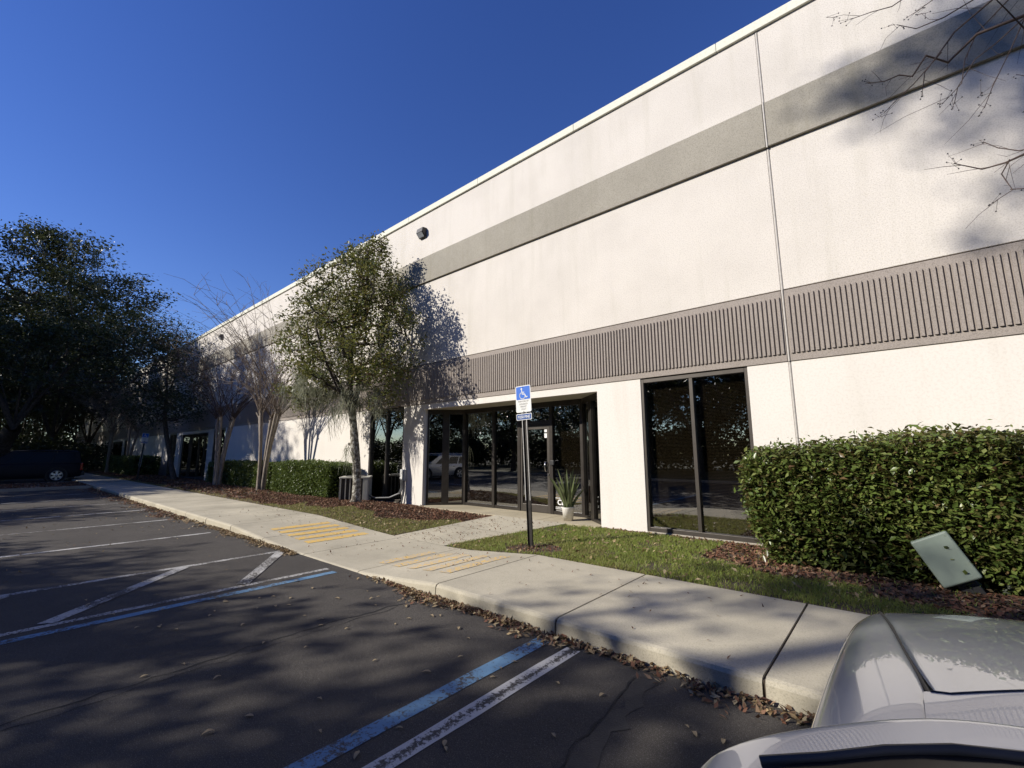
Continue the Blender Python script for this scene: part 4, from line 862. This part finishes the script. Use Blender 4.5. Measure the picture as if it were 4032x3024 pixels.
def make_sign(loc, label, lean, yaw):
    s = empty('parking_sign', loc, label=label, cat='sign', group='accessible parking signs'); s.rotation_euler = (0, R(lean), R(yaw))
    m = MB(); 
    m.box((-.028, -.004, -.3), (.028, .004, 2.62)); m.box((-.046, -.028, -.3), (-.040, .004, 2.62)); m.box((.040, -.028, -.3), (.046, .004, 2.62)); m.box((-.041, -.004, -.3), (-.028, .004, 2.62)); m.box((.028, -.004, -.3), (.041, .004, 2.62))
    m.build('post', M['steel'], s)
    m = MB(); m.box((-.050, -.034, .75), (-.038, -.0285, 2.6)); m.box((.038, -.034, .75), (.050, -.0285, 2.6)); m.build('post_flange', M['steel_edge'], s)
    TX = Matrix.Rotation(R(90), 4, 'X')
    m = MB(); plate(m, rrect(-.16, .16, 2.23, 2.695, .028), -.0375, -.0345); pn = m.build('sign_panel', M['sign_white'], s)
    m = MB(); plate(m, rrect(-.145, .145, 2.452, 2.680, .016), -.0388, -.0376); m.build('blue_field', M['sign_blue'], pn)
    m = MB(); y0, y1 = -.0400, -.0389; cx, cz = -.012, 2.545
    ribbon(m, [(cx-.014, cz+.070), (cx-.004, cz+.0), (cx+.045, cz+.0), (cx+.075, cz-.058), (cx+.098, cz-.048)], .017, y0, y1); ribbon(m, [(cx-.010, cz+.033), (cx+.035, cz+.033)], .013, y0, y1)
    arc = [(cx-.002+.058*math.cos(R(a)), cz-.024+.058*math.sin(R(a))) for a in range(118, 350, 12)]; ribbon(m, arc, .013, y0, y1)
    plate(m, [(cx-.018+.0165*math.cos(R(a)), cz+.094+.0165*math.sin(R(a))) for a in range(0, 360, 30)], y0, y1); m.build('wheelchair_symbol', M['sign_white'], pn)
    for z, tx in ((2.418, 'PARKING BY'), (2.372, 'DISABLED'), (2.326, 'PERMIT'), (2.282, 'ONLY')): text('sign_text', tx, .042, M['ink'], pn, Matrix.Translation((0, -.0382, z)) @ TX, .0006, .95)
    m = MB(); plate(m, rrect(-.16, .16, 2.095, 2.205, .016), -.0375, -.0345); fp = m.build('fine_panel', M['sign_white'], s)
    m = MB(); plate(m, rrect(-.15, .15, 2.105, 2.195, .012), -.0386, -.0376); m.build('blue_field', M['sign_blue2'], fp)
    text('sign_text', '$250 FINE', .066, M['sign_white'], fp, Matrix.Translation((0, -.0393, 2.148)) @ TX, .0006, .88, bold=.0008)
    m = MB(); [m.tube([(0, -.038, z), (0, -.046, z)], .006, 8) for z in (2.245, 2.668)]; m.build('bolt', M['steel'], s)
    return s
make_sign((-4.73, 5.98, lawn_z(-4.73, 5.98)), 'blue and white accessible parking sign with $250 FINE plate, leaning beside the entrance walk', -2.6, 4)
make_sign((-33.6, 5.75, lawn_z(-33.6, 5.75)), 'far parking sign on a dark post, edge-on near the farther entrance', 3.5, 70)

# ------------------------------------------------------------------ air conditioner, electrical box, lights, pedestal, plant
z0 = lawn_z(-12.85, 7.55)-.02
a = empty('air_conditioner', (-12.80, 7.50, z0), R(53), label='beige outdoor air conditioner with slotted sides behind the lichen-barked tree', cat='air conditioner')
w, h = .43, .74
m = MB(); m.box((-w, -w, .0), (w, w, .06)); m.build('base_pan', M['ac'], a)
m = MB(); m.box((-w+.05, -w+.05, .061), (w-.05, w-.05, h-.05)); m.build('coil', M['ac_coil'], a)
m = MB(); m.box((-w-.01, -w-.01, h-.05), (w+.01, w+.01, h)); top = m.build('top_cover', M['ac'], a, bevel=.015)
m = MB(); m.lathe([(.05, h+.002), (.30, h+.002), (.31, h+.02), (.29, h+.02), (.05, h+.012)], 28); m.build('fan_guard', M['black'], top)
for k in range(4):
    T = Matrix.Rotation(R(90*k), 4, 'Z'); m = MB()
    for sx in (-1, 1): m.box((sx*w-.05 if sx > 0 else -w, -w, .061), (w if sx > 0 else -w+.05, -w+.03, h-.051), T)
    m.build('corner_post', M['ac'], a)
    nsl = 5
    for i in range(1, nsl+1):
        x = lerp(-w+.05, w-.05, i/(nsl+1)); m = MB(); m.box((x-.015, -w+.002, .061), (x+.015, -w+.028, h-.051), T); m.build('slat', M['ac'], a)
    if k == 0:
        m = MB(); m.box((.27, -w-.004, .061), (w-.052, -w+.001, h-.052), T); m.build('service_panel', M['ac'], a)
e = empty('electrical_box', (-11.30, 8.2, 1.03), label='small white and grey electrical disconnect box with conduits on the entrance pillar', cat='electrical box')
m = MB(); m.box((-.12, -.085, -.14), (.0, -.001, .15)); m.build('cover', M['sign_white'], e, bevel=.008); m = MB(); m.box((.012, -.10, -.17), (.12, -.001, .14)); m.build('housing', M['greybox'], e, bevel=.008)
for k, dx in enumerate((-.08, -.02, .05)):
    m = MB(); m.tube([(dx, -.05, -.15), (dx, -.05, -.40), (dx-.06, -.08, -.55), (dx-.35, -.22-.03*k, -.68), (dx-.8, -.45, -.70), (dx-1.15, -.55, -.60)] if k < 2 else [(dx, -.05, -.16), (dx+.0, -.05, -.5), (dx-.08, -.06, -.85)], .022, 8); m.build('conduit', M['conduit'], e)
def wall_light(x, z, label):
    l = empty('wall_light', (x, 8.2, z), label=label, cat='light', group='wall pack lights high on the wall')
    pr = [(0, -.30), (-.12, -.30), (-.36, -.02), (-.30, .26), (0, .30)]; m = MB(); w = .29; n_ = len(pr)
    m.add([(-w, y, zz) for y, zz in pr]+[(w, y, zz) for y, zz in pr], [tuple(range(n_))[::-1], tuple(range(n_, 2*n_))]+[(i, (i+1) % n_, n_+(i+1) % n_, n_+i) for i in range(n_)]); m.build('housing', M['black'], l, bevel=.025); l.scale = (.52, .52, .52)
    T = Matrix.Translation((0, -.245, -.165)) @ Matrix.Rotation(R(-49.4), 4, 'X'); m = MB(); m.box((-.23, -.006, -.14), (.23, -.001, .14)); 
    m = MB(); m.box((-.24, -.15, -.004), (.24, .15, .004), Matrix.Translation((0, -.246, -.166)) @ Matrix.Rotation(R(-49.4), 4, 'X')); m.build('lens', M['lamp_lens'], l)
    return l
wall_light(-10.72, 8.55, 'black wall light high above the entrance, under the coping'); wall_light(-29.6, 8.5, 'distant black wall light behind the bare crape myrtle twigs')
p = empty('utility_pedestal', (.38, 6.93, .265), label='grey-green metal utility pedestal leaning in front of the tall hedge', cat='utility box')
p.rotation_euler = (R(-6), R(-27), R(4)); p.scale = (.95, .95, .95)
m = MB(); m.box((-.185, -.10, .0), (.185, .16, .53)); m.build('cover', M['pedestal'], p, bevel=.022, seg=3)
m = MB(); m.box((-.07, .0, -.30), (.12, .12, .02)); m.build('base', M['black'], p, bevel=.01)  # added stub, its black standing for the shade under the open cover
pl = empty('potted_plant', (-5.62, 8.42, .191), label='spiky snake plant in a white pot standing beside the glass door', cat='potted plant')
m = MB(); m.lathe([(0, .004), (.098, .004), (.104, .0), (.135, .27), (.145, .285), (.13, .285), (.12, .25), (0, .245)], 26); m.build('pot', M['pot'], pl); m = MB(); m.lathe([(0, .255), (.122, .25)], 20); m.build('soil', M['soil'], pl)
rgp = random.Random(3)
for k in range(30):
    a_ = k*2.4; r0 = .085*math.sqrt((k+.5)/30); L = rgp.uniform(.45, .78) if k > 4 else rgp.uniform(.75, .92); out = rgp.uniform(.06, .36)*(r0/.085+.25); wd = rgp.uniform(.022, .034)
    m = MB(); vs = []; n_ = 7; tw = rgp.uniform(0, 3.1)
    for i in range(n_+1):
        t_ = i/n_; w_ = wd*(.75+.55*math.sin(math.pi*t_*.8))*(1-t_**3.2)+.001; rr = r0+out*t_**1.5; x, y = math.cos(a_)*rr, math.sin(a_)*rr; b_ = tw+t_*.8; dx, dy = math.cos(b_)*w_, math.sin(b_)*w_
        vs += [(x-dx, y-dy, .25+L*t_), (x+math.sin(b_)*w_*.35, y-math.cos(b_)*w_*.35, .25+L*t_), (x+dx, y+dy, .25+L*t_)]
    m.add(vs, [(i*3+j, i*3+j+1, (i+1)*3+j+1, (i+1)*3+j) for i in range(n_) for j in range(2)], True); m.build('leaf', M['snake'], pl)

# ------------------------------------------------------------------ vehicles
def grid(name, rows, mat, par, subs=2, flip=False, thick=0):
    k = len(rows[0]); V = [p for r in rows for p in r]; m = MB()
    F = [(i*k+j, i*k+j+1, (i+1)*k+j+1, (i+1)*k+j) for i in range(len(rows)-1) for j in range(k-1)]
    m.add(V, [f[::-1] for f in F] if flip else F, True); o = m.build(name, M[mat], par)
    if thick: s_ = o.modifiers.new('solid', 'SOLIDIFY'); s_.thickness = thick; s_.offset = -1
    if subs: s_ = o.modifiers.new('subsurf', 'SUBSURF'); s_.levels = subs; s_.render_levels = subs
    return o
def wheel(par, loc, r, w, side, spokes=6):
    T = Matrix.Translation(loc) @ Matrix.Rotation(R(90*side), 4, 'Y')
    m = MB(); m.lathe([(r*.66, -w/2), (r*.93, -w/2), (r, -w*.32), (r, w*.32), (r*.93, w/2), (r*.68, w/2)], 28, T); ty = m.build('wheel', M['rubber'], par)
    m = MB(); m.lathe([(r*.70, -w*.1), (r*.70, w/2+.004), (r*.66, w/2+.012), (r*.62, w*.38), (r*.62, -w*.1)], 28, T); m.lathe([(0, w*.46), (r*.17, w*.46), (r*.19, w*.3)], 16, T)
    for k in range(spokes):
        a = 2*math.pi*k/spokes; Q = T @ Matrix.Rotation(a, 4, 'Z'); m.add([Q @ Vector(p) for p in ((r*.12, -r*.10, w*.42), (r*.65, -r*.15, w*.40), (r*.65, r*.15, w*.40), (r*.12, r*.10, w*.42), (r*.12, -r*.10, w*.25), (r*.65, -r*.15, w*.25), (r*.65, r*.15, w*.25), (r*.12, r*.10, w*.25))], [(0, 1, 2, 3), (0, 4, 5, 1), (2, 6, 7, 3)])
    m.build('rim', M['alloy'], ty); m = MB(); m.lathe([(0, w*.05), (r*.63, w*.05)], 20, T); m.build('brake_disc', M['black'], ty)
# --- the silver car the photographer stands beside: nose to the kerb, seen across its roof
car = empty('parked_car', (.64, 1.3, 0), label='silver car in the foreground, nose over the kerb, with black glass roof panel', cat='car')
Y0 = 1.3
ST = [(3.74, .60, .57, .53), (3.64, .73, .685, .625), (3.44, .825, .785, .73), (3.05, .915, .87, .82), (2.55, .985, .935, .885), (2.1, 1.03, .975, .925), (1.72, 1.055, 1.005, .955)]
wY = lambda y: float(np.interp(y, [2.0, 2.5, 3.05, 3.44, 3.74], [0, .06, .32, .72, 1.0]))
def sw(dx, y): return y-.46*(abs(dx)/.92)**2.4*wY(y)-Y0
def he(y): return float(np.interp(y, [1.72, 2.1, 2.55, 3.05, 3.44, 3.74], [.640, .690, .735, .785, .80, .80]))
HREAR = lambda dx: 1.715+min(.16, .62*max(0, .60-dx))
def hood_rows(s):
    rows = []
    for (y, zc, ze, zs) in ST:
        e = he(y)-.0035; cols = [0, .22, .40, .52, e-.045, e-.012, e]; r = []
        for dx in cols:
            t_ = min(1, dx/e); z = zc-(zc-ze)*t_**2.2; yy = sw(dx, y)
            if y == 1.72: yy = max(HREAR(dx), 1.715)-Y0; yy += (.035 if dx == cols[-1] else 0)
            if dx == cols[-1]: z -= .008
            r.append((s*dx, yy, z))
        rows.append(r)
    return rows
hr = hood_rows(1); hl = [r[1:][::-1] for r in hood_rows(-1)]; grid('hood', [a+b for a, b in zip(hl, hr)], 'silver', car, 3)
ROOF_E = ([0, .30, .55, .60, .633, .662, .723, .752, .766, .775], [1.492, 1.490, 1.479, 1.474, 1.470, 1.462, 1.442, 1.430, 1.421, 1.395])   # height across the roof
HEAD_Y = ([0, .30, .55, .60, .633, .662, .723, .752, .766, .775], [.450, .444, .433, .428, .420, .413, .387, .366, .348, .30])                   # front edge of the roof
def roof_z(dx, y): return float(np.interp(abs(dx), *ROOF_E))+.012*(1-min(1, ((y-.0)/.45)**2)) - .05*max(0, -y)**2+.004
def head_y(dx): return float(np.interp(abs(dx), *HEAD_Y))
def ws(dx, q, dz=0):
    a = abs(dx); yb = 1.45; zb = 1.062-.052*(a/.64)**2.2+dz; yt = head_y(a)+.012; zt = roof_z(a, yt)-.03+dz
    return (dx, lerp(yb, yt, q)-Y0, lerp(zb, zt, q)+.008*math.sin(math.pi*q))
for s in (-1, 1):
    rows = []; lamp = []; 
    for i, (y, zc, ze, zs) in enumerate(ST+[(1.35, 1.07, 1.01, .965), (1.0, 1.07, 1.01, .97)]):
        e = he(y)+.0035; sh = max(e+.05, float(np.interp(y, [1.0, 2.1, 3.05, 3.74], [.865, .885, .875, .85])))
        pts = [(e, ze-.008), (e+.010, ze-.001), (lerp(e, sh, .55), lerp(ze, zs, .35)), (sh, zs), (.918, zs-.10), (.93, zs*.62+.06), (.925, .42), (.90, .22)]
        pts = [(dx, z if y < 3.6 or z < .5 else z) for dx, z in pts]
        rows.append([(s*dx, sw(dx, y), z) for dx, z in pts])
    grid('front_fender', rows, 'silver', car, 3, flip=(s < 0))
    # dark shut line under the hood edge
    m = MB(); pts = [(s*he(y), sw(he(y), y), ze-.012) for (y, zc, ze, zs) in ST]+[]
    m.tube(pts, .0065, 6); m.build('shut_line', M['black'], car)
    # head lamp wrapping the corner
    lr = []
    for y in (3.70, 3.55, 3.35, 3.10, 2.96):
        ze = float(np.interp(y, [3.05, 3.44, 3.64, 3.74], [.87, .785, .685, .57])); zs = float(np.interp(y, [3.05, 3.44, 3.64, 3.74], [.82, .73, .625, .53])); k = .0 if y > 3 else .04
        lr.append([(s*dx*1.0, sw(dx, y)+.008, z+.006) for dx, z in ((.845, zs+.02-k), (.90, zs-.02-k), (.932, zs-.09), (.938, zs-.15+k))])
    grid('headlight', lr, 'brown_lens', car, 2, flip=(s < 0))
    # side of the body behind the fender, with glass above the belt
    rows = [[(s*.865, y-Y0, 1.0), (s*.918, y-Y0, .87), (s*.932, y-Y0, .66), (s*.925, y-Y0, .42), (s*.90, y-Y0, .22)] for y in (.995, .3, -.4, -.8)]+[[(s*.82, -1.08-Y0, .98), (s*.87, -1.08-Y0, .85), (s*.88, -1.08-Y0, .66), (s*.87, -1.05-Y0, .42), (s*.85, -1.0-Y0, .25)]]
    grid('door_panel', rows, 'silver', car, 2, flip=(s < 0))
    grid('side_window', [[(s*.755, .28-Y0, 1.425), (s*.865, .75-Y0, 1.0)], [(s*.765, -.2-Y0, 1.43), (s*.872, -.2-Y0, 1.0)], [(s*.74, -.75-Y0, 1.38), (s*.85, -.8-Y0, 1.0)]], 'car_glass', car, 0, flip=(s > 0))
    # A-pillar from the wing to the roof, flush with the windscreen
    grid('windscreen_pillar', [[ws(s*.690, q, -.045), ws(s*.680, q, -.012), ws(s*.662, q, .002), ws(s*.640, q, .004)] for q in np.linspace(0, 1, 14)], 'silver', car, 0, flip=(s < 0))
    wheel(car, (s*.80, 2.82-Y0, .335), .335, .22, s, 5); wheel(car, (s*.80, -.02-Y0, .335), .335, .22, s, 5)
    m = MB(); m.box((s*.86-.06, 1.0-Y0, 1.0), (s*.86+.06, 1.2-Y0, 1.0)) if False else None
grid('windscreen', [[ws(dx, q) for dx in np.linspace(-.642, .642, 17)] for q in np.linspace(0, 1, 14)], 'screen_glass', car, 0)
def hz(dx): return 1.055-.050*(abs(dx)/.64)**2.2
for s_ in (-1, 1):
    grid('cowl_corner', [[(s_*dx, lerp(HREAR(dx)-.006, 1.43, q)-Y0, hz(dx)+.006*q+.004) for dx in (.655, .635, .60, .55, .48, .43)] for q in (0, .03, .3, .7, 1)], 'silver', car, 1, flip=(s_ < 0))
m = MB(); m.add([(dx, HREAR(abs(dx))-.006-Y0, hz(dx)-.006) for dx in np.linspace(-.43, .43, 13)]+[(dx, 1.45-Y0, hz(dx)+.004) for dx in np.linspace(-.43, .43, 13)], [(i, i+1, 14+i, 13+i) for i in range(12)]); m.build('cowl', M['black'], car)
m = MB()
for s_ in (-1, 1): m.tube([(s_*dx, HREAR(dx)-.004-Y0, hz(dx)+.0035) for dx in (.640, .63, .615, .60, .57, .54, .5, .46, .42)], .0042, 6)
m.build('hood_seam', M['black'], car)
m = MB(); m.tube([(-.1, 1.56-Y0, 1.085), (.2, 1.48-Y0, 1.105), (.42, 1.40-Y0, 1.11)], .009, 6); m.build('wiper', M['black'], car)
DXS = [0, .12, .24, .36, .46, .55, .60, .633, .662, .69, .723, .752, .766, .775]; DXS = [-d for d in DXS[:0:-1]]+DXS
def roof_pt(dx, t_):
    """t_: 0 at the lip over the windscreen, 1 at the tail"""
    if t_ <= 0: return (dx, head_y(dx)+.018-Y0, roof_z(dx, head_y(dx))-.022)
    y = lerp(head_y(dx), -.82, t_); return (dx, y-Y0, roof_z(dx, y) - (.004 if t_ < .002 else 0))
grid('roof', [[roof_pt(dx, t_) for dx in DXS] for t_ in (0, .001, .006, .014, .022, .3, .6, 1)], 'silver', car, 2)
def seal_y(dx): return head_y(dx)-float(np.interp(abs(dx), [0, .6, .66, .70, .74], [.052, .053, .057, .058, .050]))
GX = [d for d in DXS if abs(d) <= .73]
grid('roof_glass', [[(dx, lerp(seal_y(dx)-.008, -.75, t_)-Y0, roof_z(dx, lerp(seal_y(dx), -.75, t_))+.002) for dx in GX] for t_ in (0, .05, .3, .6, 1)], 'roof_glass', car, 1)
m = MB(); m.tube([(dx, seal_y(dx)-.004-Y0, roof_z(dx, seal_y(dx))+.001) for dx in GX], .0042, 6); m.build('roof_glass_seal', M['black'], car)
grid('rear_window', [[(dx, -.82-Y0, 1.42) for dx in (-.68, 0, .68)], [(dx*1.12, -1.10-Y0, .98) for dx in (-.68, 0, .68)]], 'car_glass', car, 0, flip=True)
grid('tailgate', [[(dx*1.12, -1.08-Y0, .99) for dx in (-.72, 0, .72)], [(dx*1.15, -1.13-Y0, .7) for dx in (-.72, 0, .72)], [(dx*1.12, -1.05-Y0, .25) for dx in (-.72, 0, .72)]], 'silver', car, 2, flip=True)
rows = []
for z, o_, wd in ((.60, .0, .80), (.5, .05, .86), (.38, .05, .88), (.22, -.02, .86)):
    rows.append([(dx, 3.735-.46*(abs(dx)/.92)**2.4+o_-Y0, z if abs(dx) < .7 else z-.02) for dx in np.linspace(-wd, wd, 9)])
grid('front_bumper', rows, 'silver', car, 2, flip=True)
m = MB(); m.box((-.45, 3.70-Y0, .36), (.45, 3.795-Y0, .52)); m.build('grille', M['black'], car, bevel=.01)
m = MB(); m.box((-.86, -.9-Y0, .16), (.86, 3.2-Y0, .30)); m.build('underbody', M['black'], car)
m = MB(); m.box((-.7, -.7-Y0, .30), (.7, 1.3-Y0, .62)); m.build('cabin_floor', M['carpet'], car)
m = MB()
for sx in (-.38, .38): m.box((sx-.24, .1-Y0, .62), (sx+.24, .6-Y0, .72)); m.box((sx-.24, -.12-Y0, .62), (sx+.24, .04-Y0, 1.12)); m.box((sx-.12, -.14-Y0, 1.12), (sx+.12, -.04-Y0, 1.3))
m.build('seat', M['carpet'], car, bevel=.04)
m = MB(); m.box((-.66, 1.0-Y0, .75), (.66, 1.5-Y0, .98)); m.build('dashboard', M['black'], car, bevel=.05)

# --- generic tall vehicle used for the dark one by the wood and the silver one across the car park
def suv(loc, rz, paint, label, glass='car_glass', L=5.2, Wd=2.0, Hh=1.95, rails=False, hood=.66, rake=.55, tail=.12, spokes=6, wr=.41):
    v = empty('parked_suv', loc, rz, label=label, cat='suv'); hw = Wd/2; belt = Hh*.60; hz = Hh*hood*.88; f, b = L/2, -L/2; cw = f-L*.23
    sec = [(f, .34, .62, hz*.80, .80), (f-.05, .28, .66, hz*.90, .90), (f-.35, .26, .7, hz*.98, .96), (cw+.02, .26, .72, hz*1.04, .985), (cw-.02, .26, .72, hz*1.045, .99), (0, .26, .72, hz*1.05, 1), (b+.6, .27, .72, hz*1.05, 1), (b+.12, .30, .72, hz*1.04, .97), (b, .36, .70, hz*1.0, .93)]
    rows = []
    for (y, z0, z1, z2, k) in sec:
        w_ = hw*k; rows.append([(-w_*.94, y, z0), (-w_, y, z0+.14), (-w_, y, z1), (-w_*.965, y, z2-.03), (-w_*.92, y, z2), (-w_*.5, y, z2+.02), (0, y, z2+.03), (w_*.5, y, z2+.02), (w_*.92, y, z2), (w_*.965, y, z2-.03), (w_, y, z1), (w_, y, z0+.14), (w_*.94, y, z0)])
    grid('body', rows, paint, v, 1, flip=True)
    for e_, rr in ((0, rows[0]), (1, rows[-1])):
        m = MB(); m.add(rr, [tuple(range(len(rr)))] if e_ else [tuple(range(len(rr)))[::-1]]); m.build('front_end' if not e_ else 'tailgate', M[paint], v)
    zt = Hh; zb = hz*1.03; gw = hw*.78; r1 = cw-.02; r0 = cw-rake-.35; r2 = b+tail+.10; r3 = b+tail*.4
    # greenhouse: roof skin, then glass all round with pillars
    rows = []
    for (y, z, k) in ((r0+.06, zt-.09, .95), (r0, zt-.045, .98), (r0-.4, zt, 1), ((r0+r2)/2, zt+.015, 1.0), (r2+.4, zt-.005, .99), (r2, zt-.05, .96), (r2-.06, zt-.12, .94)):
        rows.append([(-gw*k-.05, y, z-.08), (-gw*k, y, z-.02), (-gw*.6, y, z), (0, y, z+.012), (gw*.6, y, z), (gw*k, y, z-.02), (gw*k+.05, y, z-.08)])
    grid('roof', rows, paint, v, 1, flip=True)
    grid('windscreen', [[(-hw*.84, r1+.12, zb), (0, r1+.22, zb), (hw*.84, r1+.12, zb)], [(-gw, r0+.04, zt-.085), (0, r0+.09, zt-.07), (gw, r0+.04, zt-.085)]], glass, v, 0)
    grid('rear_window', [[(-hw*.88, r3, zb), (hw*.88, r3, zb)], [(-gw, r2-.04, zt-.11), (gw, r2-.04, zt-.11)]], glass, v, 0, flip=True)
    for s in (-1, 1):
        wb, wt = hw*.955, gw+.055; y1b, y1t, y2t, y2b = r1+.02, r0-.02, r2+.0, r3+.02
        grid('cabin_side', [[(s*wb, y1b, zb-.03), (s*wb, y2b, zb-.03)], [(s*wt, y1t, zt-.10), (s*wt, y2t, zt-.10)]], paint, v, 0, flip=(s > 0))
        cuts = [(.14, .36), (.385, .64), (.665, .93)]
        for (a, c) in cuts:
            lo = lambda q: lerp(y1b, y2b, q); hi = lambda q: lerp(y1t, y2t, q); e_ = .006; aa = a
            pl = [(s*(lerp(wb, wt, .10)+e_), lerp(lo(aa), hi(aa), .1), lerp(zb-.03, zt-.10, .10)), (s*(lerp(wb, wt, .10)+e_), lerp(lo(c), hi(c), .1), lerp(zb-.03, zt-.10, .10)), (s*(lerp(wb, wt, .9)+e_), lerp(lo(c), hi(c), .9), lerp(zb-.03, zt-.10, .9)), (s*(lerp(wb, wt, .9)+e_), lerp(lo(aa), hi(aa), .9), lerp(zb-.03, zt-.10, .9))]
            m = MB(); m.add(pl, [(0, 1, 2, 3)] if s < 0 else [(3, 2, 1, 0)]); m.build('side_window', M[glass], v)
        for y in (f-.95, b+1.12):
            m = MB(); T = Matrix.Translation((s*(hw-.06), y, wr)) @ Matrix.Rotation(R(90*s), 4, 'Y'); m.lathe([(0, .066), (wr*1.16, .066), (wr*1.2, .072), (wr*1.2, .0)], 28, T); m.build('wheel_arch', M['black'], v); wheel(v, (s*(hw-.085), y, wr), wr, .26, s, spokes)
        m = MB(); m.box((s*hw*.90-.09, b-.012, hz*.62), (s*hw*.90+.06, b+.10, hz*1.0)); m.build('tail_light', M['red_lens'], v, bevel=.02)
        m = MB(); m.box((s*hw*.72-.14, f-.16, hz*.74), (s*hw*.72+.12, f+.015, hz*.86)); m.build('headlight', M['lamp_lens'], v, bevel=.03)
        m = MB(); m.box((s*(hw+.02)-.04 if s > 0 else s*(hw+.02)-.16, r1-.15, zb+.0), (s*(hw+.02)+.16 if s > 0 else s*(hw+.02)+.04, r1-.02, zb+.16)); m.build('mirror', M[paint], v, bevel=.03)
        for y in (r1-.95, r1-1.95): m = MB(); m.box((s*hw-.012, y-.1, zb-.16), (s*hw+.02, y+.1, zb-.13)); m.build('door_handle', M['chrome'] if rails else M[paint], v)
        if rails: m = MB(); m.tube([(s*gw*.93, r0-.15, zt-.02), (s*gw*.93, r0-.3, zt+.055), (s*gw*.93, r2+.35, zt+.045), (s*gw*.93, r2+.2, zt-.02)], .018, 6); m.build('roof_rail', M['chrome'], v)
    m = MB(); m.box((-hw*.93, b-.14, .38), (hw*.93, b+.05, .62)); m.build('rear_bumper', M['black'] if not rails else M[paint], v, bevel=.04)
    m = MB(); m.box((-hw*.9, b+.3, .2), (hw*.9, f-.3, .34)); m.build('underbody', M['black'], v)
    return v
suv((-40.2, 1.35, 0), R(180), 'navy', 'dark navy suv with bright six-spoke wheel, backed up to the pavement at the far left', glass='roof_glass')
suv((.2, -5.0, 0), R(95), 'silver', 'silver suv with roof rails in the aisle, mirrored in the dark entrance glass', L=4.6, Wd=1.86, Hh=1.62, rails=True, spokes=5, wr=.36)
